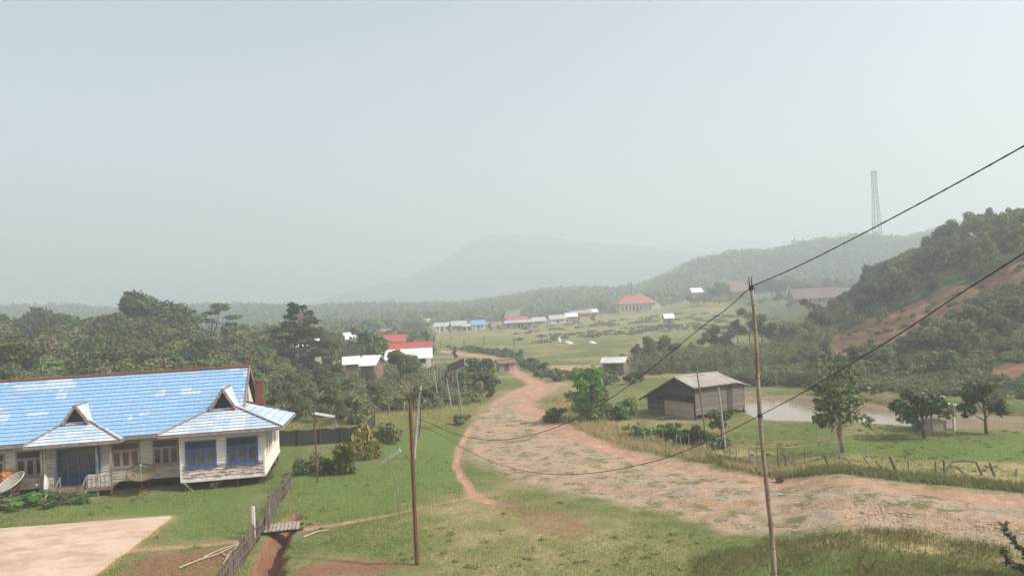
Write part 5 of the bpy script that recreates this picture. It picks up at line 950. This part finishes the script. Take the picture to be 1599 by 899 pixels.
m_ = MB(); boards(m_, (0, 3.75), (0, 5.7), -.45, 1.25, step=.17, nrm=(-1, 0, 0)); m_.box((-.07, 4.55, .40), (.06, .75, 1.6)); m_.build('side_wall', PLK, shed)
m_ = MB(); m_.box((L_-.05, 2.8, 1.4), (.08, 5.6, 2.0)); m_.box((L_/2, 5.65, .6), (L_, .08, 2.2)); m_.box((2.9, 2.9, -.0), (5.6, 5.4, .2)); m_.build('back_wall', PLKD, shed)
m_ = MB()
def rslab(a0, a1, p, q, t=.05): m_.prism([(a0, p[0], p[1]), (a1, p[0], p[1]), (a1, q[0], q[1]), (a0, q[0], q[1])], (0, 0, t))
rslab(-.45, 4.3, fe, rg); rslab(-.45, 4.3, bk_, rg); m_.prism([(4.3, fe[0], fe[1]-.02), (5.9, fe[0]+.1, 2.12), (5.85, 2.6, 2.3), (4.3, rg[0], rg[1]-.02)], (0, 0, .05)); m_.prism([(4.3, rg[0], rg[1]-.02), (5.85, 2.6, 2.3), (5.8, 5.6, 1.3), (4.3, bk_[0], bk_[1])], (0, 0, .05)); sr = m_.build('roof', ZINCR, shed)
m_ = MB(); m_.bar((-.45, rg[0], rg[1]+.06), (4.3, rg[0], rg[1]+.06), .28, .05); m_.build('ridge_cap', ZINCG, sr)
m_ = MB(); m_.bar((-.47, fe[0], fe[1]-.05), (-.47, rg[0], rg[1]-.05), .06, .14); m_.bar((-.47, bk_[0], bk_[1]-.05), (-.47, rg[0], rg[1]-.05), .06, .14); m_.bar((-.4, fe[0]+.04, fe[1]-.06), (4.3, fe[0]+.04, fe[1]-.06), .05, .12); m_.build('barge_board', PLKD, sr)
for a, b in ((.05, .05), (2.0, .05), (4.0, .05), (L_-.1, .05), (.05, 3.68), (.05, 5.7), (L_-.1, 3)): m_ = MB(); m_.bar((a, b, -.6), (a, b, 2.2 if b < 4 else 1.3), .13); m_.build('post', PLKD, shed)
m_ = MB(); m_.box((-.03, 2.2, 1.52), (.06, 2.6, .44)); m_.build('opening_shade', DARKVOID, shed)  # dark box set proud of the wall, painted as the shade inside the opening
m_ = MB(); m_.bar((-.06, .1, 1.28), (-.06, 3.8, 1.28), .08, .1); m_.bar((-.5, 3.6, 1.62), (-.5, 5.2, 1.25), .5, .03); m_.build('wall_plate', PLK, shed)
for i in range(7):
    a = hit(1030+i*3, 655-i*.8); b = hit(1092-i*4, 646+i*.5); 
    m_ = MB(); m_.bar((0, 0, .06+.03*i), tuple(np.array([b[0]-a[0], b[1]-a[1], b[2]-a[2]+.06+.03*i])), .2, .035); o = m_.build('plank', PLKP if i % 2 else PLK); o.location = tuple(a); tag(o, 'long sawn plank lying on the ground along the front of the shed', 'plank', 'planks lying by the shed')
# open shelter on the pond bank
g = PG(1466, 681); g[2] = H(g[0], g[1]); SH = empty('pond_shelter', g, 'small open shelter with sloping white tin roof on the pond bank', 'shelter', None, .1)
for i, (x, y, z) in enumerate(((-.9, -.7, 1.9), (.62, -.7, 1.55), (-.9, .8, 1.9), (.62, .8, 1.55))): m_ = MB(); m_.bar((x, y, -.3), (x, y, z), .14 if i == 1 else .1); m_.build('post', WALLW if i == 1 else WOODG, SH)
m_ = MB(); m_.prism([(-1.3, -1.0, 1.95), (1.1, -1.0, 1.5), (1.1, 1.1, 1.5), (-1.3, 1.1, 1.95)], (0, 0, .05)); m_.build('roof', ZINCW, SH); m_ = MB(); m_.prism([(-.5, -.2, 2.25), (.45, -.2, 2.05), (.45, 1.0, 2.05), (-.5, 1.0, 2.25)], (0, 0, .05)); m_.bar((0, .4, 1.8), (0, .4, 2.15), .08); m_.build('upper_roof', ZINCW, SH)
m_ = MB(); m_.box((-.55, -.5, .3), (1.5, .06, .62)); m_.box((-.55, .6, .3), (1.5, .06, .62)); m_.box((-.5, 0, .55), (1.4, 1.1, .06)); m_.build('bench_box', WALLG, SH)
# ------------------------------------------------------------------ poles, cables, lamp, mast
BAMB = plain('weathered_bamboo', (.36, .28, .20), .6, .45, 4, (.17, .12, .085), stretch=(1, 1, .25)); BAMBD = plain('bamboo_node', (.10, .075, .055), .8, .3); STEELG = plain('galvanised_steel', (.24, .25, .26), .5, .25); CONC = plain('grey_concrete_pole', (.40, .385, .36), .8, .3, 3); POLEW = plain('peeled_wood_pole', (.28, .225, .175), .85, .5, 5, (.14, .105, .08), stretch=(1, 1, .2)); WIRE = plain('black_cable', (.035, .033, .032), .6, .2); WHITEP = plain('white_painted_post', (.66, .64, .60), .7, .2)
def base_top(bx, by, tx, ty, lean=0.0):
    g = PG(bx, by); g[2] = H(g[0], g[1]); t = PY(tx, ty, g[1]+lean); return g, t-g
g, t = base_top(1211, 930, 1171, 432); BP0, BPT = g, g+t
BP = empty('bamboo_pole', g, 'tall leaning bamboo pole at the near road edge carrying two cables', 'pole')
m_ = MB(); pts = [t*s+np.array([.04*math.sin(s*9), 0, 0]) for s in np.linspace(-.04, .965, 14)]; m_.tube(pts, list(np.linspace(.088, .055, 14)), 10); m_.build('culm', BAMB, BP, smooth=True)
for i in range(1, 13): m_ = MB(); s = i/13.2; c = t*s+np.array([.04*math.sin(s*9), 0, 0]); r_ = .094-.034*s; m_.tube([c-t*.0010, c, c+t*.0010], [r_*.98, r_*1.12, r_*.98], 10); m_.build('node_ring', BAMBD, BP)
for q_, nm in ((.966, 'cable_tie'), (.565, 'cable_tie')): m_ = MB(); c = t*q_+np.array([.04*math.sin(q_*9), 0, 0]); m_.tube([c-t*.006, c+t*.006], [.082, .080], 8); m_.tube([c+np.array([.04, 0, -.02]), c+np.array([.10, -.03, -.10]), c+np.array([.07, -.02, -.22])], .008, 5); m_.build(nm, WIRE, BP)
for s in (-1, 1): m_ = MB(); m_.tube([t*.955+np.array([s*.036, 0, 0]), t*1.0+np.array([s*.046, 0, 0])], [.03, .014], 6); m_.build('split_tip', BAMBD, BP)
g, t = base_top(651, 882, 640, 621); PA = empty('utility_pole', g, 'rust-brown pole with small crossbar standing alone in the near grass', 'pole')
m_ = MB(); m_.tube([t*s for s in (-.03, .3, .66, 1)], [.092, .082, .074, .066], 9); m_.build('shaft', RUSTM, PA); m_ = MB(); m_.bar(t+np.array([-.16, 0, -.04]), t+np.array([.16, 0, -.04]), .06); m_.bar(t+np.array([.13, 0, -.08]), t+np.array([.13, 0, -.55]), .045); m_.build('crossbar', RUSTM, PA)
m_ = MB(); m_.tube([t*s+np.array([-.07, -.05, 0]) for s in (.0, .5, .97)], .018, 6); m_.build('pale_batten', BAMB, PA)
g, t = base_top(646, 715, 657, 602); PB0, PBT = g, g+t; PB = empty('utility_pole', g, 'grey leaning concrete pole behind the rust-brown one, joined by cables', 'pole')
m_ = MB(); m_.tube([t*-.04, t*.5, t], [.11, .10, .085], 9); m_.build('shaft', CONC, PB); m_ = MB(); m_.bar(t*.93+np.array([-.12, -.05, 0]), t*.93+np.array([.12, -.05, 0]), .08); m_.tube([t*.9+np.array([.09, -.08, 0]), t*.45+np.array([.22, -.08, 0]), t*.3+np.array([.2, -.06, 0])], .03, 5); m_.build('cable_clamp', WIRE, PB)
def pole(bx, by, tx, ty, rad, mat, label, group=None, name='wooden_pole', bend=0.0):
    g, t = base_top(bx, by, tx, ty); r = empty(name, g, label, 'pole', group); m_ = MB(); sd = np.array([1., 0, 0])
    m_.tube([t*s+sd*bend*math.sin(s*3.14)*(1 if s > 0 else 0) for s in (-.05, .25, .5, .75, 1)], [rad, rad*.95, rad*.88, rad*.8, rad*.7], 7); m_.build('shaft', mat, r); return r, g, t
pole(496, 757, 490, 641, .055, RUSTM, 'thin rust-brown pole beside the end of the picket fence')
pole(624, 811, 604, 712, .028, POLEW, 'thin crooked stick pole in the lawn with a board across its foot', name='crooked_stick', bend=.16)
pole(1105, 699, 1087, 570, .06, POLEW, 'tall slanted pole in front of the shed roof', None); pole(1133, 701, 1122, 605, .075, CONC, 'shorter thick grey slanted pole in front of the shed door', None)
pole(685, 634, 678, 578, .07, CONC, 'white-footed grey pole, left of three by the forest edge', 'grey poles by the forest edge'); pole(705, 637, 697, 590, .06, CONC, 'middle grey pole of three by the forest edge', 'grey poles by the forest edge')
pole(907, 552, 705, 532, .05, POLEW, 'x') if False else None
g, t = base_top(722, 655, 711, 572); LP = empty('solar_street_lamp', g, 'leaning solar street lamp with tilted panel beside the road bend', 'street lamp')
m_ = MB(); m_.tube([t*-.04, t*.5, t], [.085, .075, .06], 8); m_.build('pole', STEELG, LP)
m_ = MB(); ax_ = np.array([.92, -.15, .34]); ax_ /= np.linalg.norm(ax_); ay_ = np.cross((-.15, -.62, .77), ax_); ay_ /= np.linalg.norm(ay_); az_ = np.cross(ax_, ay_); m_.box(t+np.array([.05, 0, .05]), (1.65, 1.05, .05), ax=(ax_, ay_, az_)); pn = m_.build('solar_panel', plain('dark_panel_back', (.07, .05, .045), .5, .3), LP)
m_ = MB(); m_.box(t+np.array([.05, 0, .04]), (1.70, 1.11, .03), ax=(ax_, ay_, az_)); m_.build('panel_frame', plain('panel_rim', (.45, .43, .40), .4, .2), pn); m_ = MB(); m_.box(t*.93+np.array([-.3, -.1, 0]), (.55, .2, .09)); m_.build('lamp_head', STEELG, LP)
for bx, by, tx, ty, lb in ((706, 572, 705, 527, 'far street lamp pole at the top of the upper road'),):
    g, t = base_top(bx, by, tx, ty); r = empty('street_lamp', g, lb, 'street lamp'); m_ = MB(); m_.tube([t*-.05, t], [.09, .07], 7); m_.build('pole', CONC, r); m_ = MB(); m_.bar(t+np.array([-.4, 0, 0]), t+np.array([.3, 0, .05]), .18, .08); m_.build('lamp_head', STEELG, r)
g = at(912, 96); pole(913, 590, 911, 560, .05, CONC, 'thin pale post beside the pink earth bank')
def cable(px, A, B, label, rad, seg_end=None):
    """cable hanging in the vertical plane through A and B along the surveyed sight lines px"""
    d = np.array(B)-np.array(A); nrm = np.array([d[1], -d[0], 0.]); pts = [PPL(x, y, A, nrm) for x, y in px]; return pts
def smooth_pts(P, n=10):
    P = [np.array(p, float) for p in P]; out = []
    for i in range(len(P)-1):
        p0 = P[max(i-1, 0)]; p1 = P[i]; p2 = P[i+1]; p3 = P[min(i+2, len(P)-1)]
        for k in range(n): t = k/n; out.append(.5*((2*p1)+(-p0+p2)*t+(2*p0-5*p1+4*p2-p3)*t*t+(-p0+3*p1-3*p2+p3)*t**3))
    return out+[P[-1]]
CE = PY(1680, 180, 13.5)
def lay(name, pts, rad, label, cat='cable', twist=True):
    m_ = MB(); m_.tube(pts, rad, 6)
    if twist:
        for ph in (0, 3.14):
            L = np.cumsum([0]+[np.linalg.norm(pts[i+1]-pts[i]) for i in range(len(pts)-1)]); n = int(L[-1]/.12); q = []
            for s in np.linspace(0, L[-1], n): i = min(np.searchsorted(L, s, 'right')-1, len(pts)-2); f = (s-L[i])/max(L[i+1]-L[i], 1e-9); c = pts[i]+(pts[i+1]-pts[i])*f; a = s*7+ph; q.append(c+np.array([math.cos(a)*.3, math.cos(a)*.2, math.sin(a)])*rad*.8)
            m_.tube(q, rad*.55, 5)
    o = m_.build(name, WIRE); return tag(o, label, cat)
pA = cable([(1173, 447), (1135, 482), (1100, 507), (1050, 548), (1000, 588), (960, 617), (920, 641), (885, 660), (850, 673), (815, 682), (780, 687), (740, 684), (705, 675), (675, 662)], BP0, PB0, '', .02)
pA2 = cable([(1660, 193), (1599, 228), (1500, 283), (1400, 337), (1300, 389), (1230, 423), (1173, 447)], BP0, CE, '', .02)
pA2 = [pA2[0]+(pA2[0]-pA2[1])*12.0] + pA2
lay('overhead_cable', smooth_pts(pA2)[:-1]+smooth_pts(pA+[PBT*.55+PB0*.45]), .0145, 'upper twisted black cable sagging from the bamboo pole top')
pB = cable([(1187, 648), (1140, 672), (1090, 695), (1045, 713), (1000, 725), (950, 735), (900, 740), (860, 740), (820, 735), (775, 723), (740, 708), (710, 692), (680, 674)], BP0, PB0, '', .02)
pB2 = cable([(1680, 341), (1599, 395), (1500, 458), (1400, 524), (1300, 585), (1240, 620), (1187, 648)], BP0, CE, '', .02)
pB2 = [pB2[0]+(pB2[0]-pB2[1])*9.0] + pB2
lay('overhead_cable', smooth_pts(pB2)[:-1]+smooth_pts(pB+[PBT*.45+PB0*.55]), .013, 'lower black cable crossing the bamboo pole at mid height')
# thin wire from the thin rusty pole to the grey poles
q0 = base_top(496, 757, 490, 641); a = q0[0]+q0[1]; b = PBT-(PBT-PB0)*.1; m_ = [a+(b-a)*s+np.array([0, 0, -.5*4*s*(1-s)]) for s in np.linspace(0, 1, 14)]; lay('thin_wire', m_, .009, 'thin wire from the thin rusty pole to the grey pole', twist=False)
q1 = base_top(722, 655, 711, 572); a = PBT-(PBT-PB0)*.08; b = q1[0]+q1[1]*.96; m_ = [a+(b-a)*s+np.array([0, 0, -.35*4*s*(1-s)]) for s in np.linspace(0, 1, 14)]
# lattice mast
g = at(1374, 480); t = PY(1364, 268, 480)-g; t[0] *= 1; T = empty('lattice_mast', g, 'tall grey steel lattice mast rising behind the wooded hill', 'mast'); hgt_ = t[2]; wb, wt = 2.8, 1.15
def mleg(i, s): sx, sy = ((-1, -1), (1, -1), (1, 1), (-1, 1))[i]; w_ = wb+(wt-wb)*min(1, s/.8); return np.array([sx*w_, sy*w_, hgt_*s])+np.array([t[0]*s*.35, 0, 0])
for i in range(4): m_ = MB(); m_.tube([mleg(i, -.04), mleg(i, .4), mleg(i, .8), mleg(i, 1)], [.24, .22, .2, .18], 5); m_.build('leg', STEELG, T)
m_ = MB(); lv = np.concatenate([np.linspace(0, .56, 8), np.linspace(.62, 1, 10)])
for a, b in zip(lv[:-1], lv[1:]):
    for i in range(4):
        j = (i+1) % 4; m_.bar(mleg(i, b), mleg(j, b), .17); m_.bar(mleg(i, a), mleg(j, b), .11); m_.bar(mleg(j, a), mleg(i, b), .11)
m_.build('bracing', STEELG, T); m_ = MB(); m_.box(mleg(0, 1)/2+mleg(2, 1)/2, (2*wt+.6, 2*wt+.6, .3)); [m_.bar(mleg(i, .97)+np.array([0, -.3, -1.2]), mleg(i, .97)+np.array([0, -.3, 1.2]), .4, .2) for i in range(4)]; m_.build('top_platform', STEELG, T)
# ------------------------------------------------------------------ fences
STK = [plain('grey_fence_post', (.24, .205, .175), .9, .5, 5, (.12, .095, .08)), plain('brown_fence_post', (.17, .125, .095), .9, .5, 5), plain('pale_fence_post', (.36, .32, .27), .9, .4, 5)]
def post(b, t, rad, label, group, mi=0, ext=.25):
    m_ = MB(); d = t-b; m_.tube([d*0-d/np.linalg.norm(d)*ext, d*.4, d], [rad, rad*.95, rad*.85], 7); o = m_.build('fence_post', STK[mi]); o.location = tuple(b); return tag(o, label, 'fence post', group)
Z7 = lambda x, y: (1200+x/4.007, 680+y/4.007)
PO = [((60, 190), (58, 80)), ((112, 190), (98, 115)), ((180, 195), (155, 135)), ((228, 185), (224, 95)), ((378, 235), (348, 122)), ((456, 240), (436, 20)), ((530, 240), (478, 135)), ((580, 260), (540, 180)), ((655, 258), (595, 130)), ((733, 283), (672, 160)), ((810, 297), (758, 130)), ((885, 280), (872, 140)), ((1050, 292), (1045, 160)), ((1103, 292), (1097, 150)), ((1108, 270), (1065, 190)), ((1250, 318), (1175, 190)), ((1420, 310), (1383, 168)), ((1556, 305), (1554, 203))]
LBP = ['thin upright post nearest the bamboo pole', 'short post second from the bamboo pole', 'short leaning post third from the bamboo pole', 'thin reddish upright post in the grass, fourth from the bamboo pole', 'dark leaning post left of the open-crowned tree', 'tall thin stake right against the open-crowned tree trunk', 'dark leaning post just right of the tree trunk', 'short leaning stake in the weeds right of the tree', 'strongly leaning post, first of the three slanted ones', 'strongly leaning post, middle of the three slanted ones', 'long thick leaning post, last of the three slanted ones', 'nearly upright post after the slanted ones', 'upright post left of the pole gate', 'thinner upright post touching the pole gate', 'short stake propped between the two upright gate posts', 'leaning post inside the pole gate', 'thick leaning post just right of the pole gate', 'short upright post at the right end of the fence']
for i, ((bx, by), (tx, ty)) in enumerate(PO):
    b, tt = base_top(*Z7(bx, by+14), *Z7(tx, ty)); post(b, b+tt, [.035, .05, .04, .03, .055, .04, .055, .035, .06, .055, .07, .06, .055, .05, .04, .055, .06, .06][i], LBP[i], 'leaning posts of the roadside fence', i % 3)
b0, t0 = base_top(*Z7(1112, 284), *Z7(1150, 163)); b1, t1 = base_top(*Z7(1340, 318), *Z7(1298, 163)); GT = empty('pole_gate', b0, 'rough gate of two leaning poles with a crossbar on top', 'gate', None)
m_ = MB(); m_.tube([-t0*.15, t0], [.055, .05], 7); m_.build('gate_post', STK[2], GT); m_ = MB(); m_.tube([b1-b0-t1*.15, b1-b0+t1], [.055, .05], 7); m_.build('gate_post', STK[1], GT); m_ = MB(); m_.tube([t0*1.0-(b1+t1-b0-t0)*.05, (t0+b1-b0+t1)/2+np.array([0, 0, .05]), b1-b0+t1], [.05, .055, .045], 7); m_.build('crossbar', STK[2], GT)
k_ = 0
for x, y in ((420, 318), (452, 330), (470, 338), (492, 346), (520, 352), (545, 357), (570, 364), (595, 368), (640, 378), (690, 388), (715, 392), (740, 397), (795, 411), (815, 415), (850, 425), (900, 442), (925, 446), (980, 455), (1012, 458)):
    bx, by = 780+x/2.504, 540+y/2.504+3; g = PG(bx, by); g[2] = H(g[0], g[1]); post(g, g+np.array([RNG.uniform(-.12, .08), 0, RNG.uniform(.85, 1.15)]), .032, 'thin weathered stake of the fence below the shed, standing in straw-coloured grass', 'thin stakes of the fence below the shed', 2)
for px, py in ((480, 652), (498, 652), (525, 667), (528, 655), (556, 652), (582, 649), (608, 646), (632, 640), (437, 668)):
    g = PG(px, py+9); g[2] = H(g[0], g[1]); post(g, g+np.array([RNG.uniform(-.08, .08), 0, 1.15]), .06, 'pale stump-like post along the bank below the forest', 'pale posts on the bank below the forest', 2)
for px, py, h_ in ((672, 612, 2.6), (678, 610, 2.8), (684, 613, 3.0), (690, 616, 3.2), (694, 612, 2.8), (702, 612, 2.4), (708, 616, 2.6), (668, 606, 2.4)):
    g = PG(px, py); g[2] = H(g[0], g[1]); post(g, g+np.array([RNG.uniform(-.1, .1), 0, h_]), .05, 'tall pale stake of the cluster below the white-walled house', 'pale stakes below the white-walled house', 2)
for px, py in ((653, 523), (671, 521), (686, 520), (695, 519), (729, 520), (743, 519)):
    g = PG(px, py); g[2] = H(g[0], g[1]); post(g, g+np.array([0, 0, 2.0]), .22, 'short white post along the far edge of the field', 'white posts at the far field edge', 2).data.materials[0] = WHITEP
for px, py in ((672, 548), (688, 546), (725, 543), (755, 541), (803, 541), (757, 536)):
    g = PG(px, py); g[2] = H(g[0], g[1]); post(g, g+np.array([0, 0, 1.9]), .09, 'thin dark stake standing in the wide far field', 'stakes in the far field', 1)
# white bowl on a post, white sheets in the field
g = PG(666, 521); g[2] = H(g[0], g[1]); BW = empty('satellite_dish', g, 'white bowl-shaped dish on a post at the far edge of the field', 'satellite dish'); m_ = MB(); m_.tube([(0, 0, -.2), (0, 0, 4.2)], .12, 6); m_.build('post', STEELG, BW)
m_ = MB(); m_.tube([(0, 0, 3.6), (0, 0, 3.8), (0, 0, 4.4), (0, 0, 5.2), (0, 0, 5.25)], [.2, .8, 1.3, 1.5, 1.45], 16); m_.build('bowl', WHITEP, BW)
for px, py, w_, lb in ((873, 534, .5, 'small white upright bag in the far field, leftmost of three white spots'), (888, 535, 1.1, 'white sheet lying in the far field between two other white spots'), (925, 536, 1.0, 'white sheet lying rightmost in the far field')):
    g = PG(px, py); g[2] = H(g[0], g[1]); m_ = MB(); hh = .55 if w_ > .8 else 1.2; m_.tube([(0, 0, -.1), (0, 0, hh*.5), (.1, 0, hh)], [w_, w_*.9, w_*.3], 9); o = m_.build('white_sheet', WHITEP); o.location = tuple(g); tag(o, lb, 'sheet', 'white spots in the far field')
# picket fence, gate posts, footbridge
FP = [hit(*q) for q in ((345, 935), (362, 905), (385, 872), (410, 838), (424, 808), (440, 782), (456, 762))]
PF = empty('picket_fence', FP[3], 'rough grey picket fence running along the gully past the footbridge', 'fence'); o_ = FP[3]
m_ = MB(); rl = MB(); cum = 0; rp = random.Random(9)
for a, b in zip(FP[:-1], FP[1:]):
    L = np.linalg.norm(b-a); n = int(L/.30)
    for i in range(n):
        p = a+(b-a)*(i/n); p[2] = H(p[0], p[1])
        if np.linalg.norm(p[:2]-FP[3][:2]) < .35: continue
        h_ = rp.uniform(.82, 1.08); m_ = MB(); m_.bar(p-o_+np.array([0, 0, -.2]), p-o_+np.array([rp.uniform(-.05, .05), rp.uniform(-.04, .04), h_]), rp.uniform(.06, .085), .03); m_.build('picket', STK[0 if rp.random() < .7 else 1], PF)
    for zz in (.35, .78): rl.bar(a-o_+np.array([.045, 0, zz]), b-o_+np.array([.045, 0, zz]), .05, .03)
pass; rl.build('rails', STK[1], PF)
for dx, dy, h_, mt in ((-.25, -.35, 1.45, WHITEP), (.15, .5, 1.5, STK[0]), (-.45, .45, 1.25, STK[1])): q = MB(); q.bar((dx, dy, -.3), (dx, dy, h_), .12); q.build('gate_post', mt, PF)
A = hit(412, 836); B = hit(468, 829); A2 = hit(425, 822); A[2] = B[2] = .10; FB = empty('footbridge', A, 'small plank footbridge across the red gully beside the fence', 'footbridge'); dv = B-A; dv[2] = 0; L = np.linalg.norm(dv); dv /= L; nv = np.array([-dv[1], dv[0], 0])
m_ = MB(); n = 9
for i in range(n): m_.box(dv*(L*(i+.5)/n)+nv*.55+np.array([0, 0, .02+.008*(i % 2)]), (L/n-.03, 1.25, .045), ax=(dv, nv, np.array([0, 0, 1.])))
m_.build('planks', plain('bridge_planks', (.38, .31, .25), .9, .35, 5), FB)
for s in (.15, .95): m_ = MB(); m_.box(dv*L/2+nv*s+np.array([0, 0, -.07]), (L+.3, .12, .13), ax=(dv, nv, np.array([0, 0, 1.]))); m_.build('beam', WOODD, FB)
BLEACH = plain('bleached_branch', (.46, .38, .27), .8, .3, 5)
def stick(ps, rad, label, cat='branch', group=None, mat=BLEACH, fork=None):
    P = [hit(*p) for p in ps]; o0 = P[0]; m_ = MB(); m_.tube([p-o0+np.array([0, 0, rad+.02+(.05 if 0 < i < len(P)-1 else 0)]) for i, p in enumerate(P)], [rad*(1-.5*i/(len(P)-1)) for i in range(len(P))], 6)
    for f in (fork or []): Q = [hit(*p) for p in f]; m_.tube([p-o0+np.array([0, 0, rad+.05]) for p in Q], rad*.6, 5)
    o = m_.build('fallen_branch' if cat == 'branch' else 'board', mat); o.location = tuple(o0); return tag(o, label, cat, group)
stick([(280, 888), (310, 878), (340, 870), (372, 852)], .035, 'long bleached branch lying below the fence, lowest of the pile', group='bleached branches by the fence'); stick([(318, 872), (345, 862), (375, 850)], .035, 'bleached branch lying highest of the pile by the fence', group='bleached branches by the fence', fork=[[(350, 868), (358, 872), (352, 880)], [(345, 863), (352, 872)]]); stick([(348, 884), (356, 872), (366, 860), (378, 846)], .03, 'curved bleached branch leaning against the pickets', group='bleached branches by the fence')
stick([(474, 840), (495, 835), (514, 830)], .04, 'pale stick lying in the grass right of the footbridge')
b, tt = base_top(592, 726, 590, 720); e, t2 = base_top(627, 726, 627, 705); m_ = MB(); m_.bar(b+np.array([0, 0, .1]), e+np.array([0, -.2, 1.0]), .05, .22); o = m_.build('board', plain('whitish_board', (.72, .70, .64), .8, .2, 5)); o['label'] = 'whitish board propped aslant in the lawn beside the crooked stick'; o['category'] = 'board'
# dark shade-net fence
NET = plain('dark_shade_net', (.030, .038, .036), .8, .35, 1.2, (.042, .048, .040)); nf = [hit(432, 698), hit(500, 694), hit(566, 690)]; g = nf[0]; NFo = empty('net_fence', g, 'low wall of dark shade netting behind the yard', 'fence'); m_ = MB(); b2 = hit(585, 668)
P = [p-g for p in nf]+[b2-g]; 
for a, b in zip(P[:-1], P[1:]):
    nn = 7; zt = [1.15+.05*math.sin(i*2.3) for i in range(nn+1)]
    for i in range(nn):
        p = a+(b-a)*i/nn; q = a+(b-a)*(i+1)/nn; off = np.cross((b-a)/np.linalg.norm(b-a), (0, 0, 1.))*.04; m_.prism([p+np.array([0, 0, -.15]), q+np.array([0, 0, -.15]), q+np.array([0, 0, zt[i+1]]), p+np.array([0, 0, zt[i]])], off)
m_.build('netting', NET, NFo)
for p in (P[0], (P[0]+P[1])/2, P[1], (P[1]+P[2])/2, P[2], P[3]): m_ = MB(); m_.tube([p+np.array([.05, -.1, -.2]), p+np.array([.05, -.1, 1.3])], .045, 6); m_.build('post', WOODD, NFo)
m_ = MB(); m_.tube([P[2]+np.array([-.1, -.15, 1.45]), P[2]+np.array([.9, -.5, .55])], .035, 6); m_.build('brace', STK[2], NFo)
# leafy branch reaching into the frame at lower right
base = at(1640, 25.5); r = empty('leafy_shoot', base, 'dark leafy shoot at the near right corner of the grass', 'plant'); rs = np.random.RandomState(81); Vs = []; m_ = MB()
for sh in (((1640, 930), (1612, 880), (1590, 850), (1565, 822)), ((1640, 930), (1610, 895), (1580, 880), (1568, 862)), ((1650, 930), (1625, 870), (1605, 845))):
    pts = smooth_pts([PY(x, y, 25.5+rs.uniform(-.2, .2)) for x, y in sh], 6); pts[0][2] = base[2]-.1; m_.tube([p-base for p in pts], list(np.linspace(.016, .005, len(pts))), 5)
    for p in pts[4:]:
        for _ in range(4): Vs.append((*(p-base+rs.normal(size=3)*.05), .07, .07, .07, 3))
V, Fq = leafcloud(Vs, .12, rs, shell=.2, elong=1.8); newmesh('leaves', V, Fq, LEAF_M, r); m_.build('stems', BARK, r)
# ------------------------------------------------------------------ haze
mb = MB(); mb.box((0, 0, (HAZE_TOP-4)/2), (5500, 5500, HAZE_TOP+4))
hm = bpy.data.materials.new('haze_air'); hm.use_nodes = True; hn = hm.node_tree; hn.nodes.clear()
pv = hn.nodes.new('ShaderNodeVolumePrincipled'); pv.inputs['Color'].default_value = (*HAZE_COL, 1); pv.inputs['Density'].default_value = HAZE_D; pv.inputs['Anisotropy'].default_value = .25
ho = hn.nodes.new('ShaderNodeOutputMaterial'); hn.links.new(pv.outputs[0], ho.inputs['Volume'])
hz = mb.build('haze', hm); tag(hz, 'thin pale haze filling the whole valley', kind='stuff')
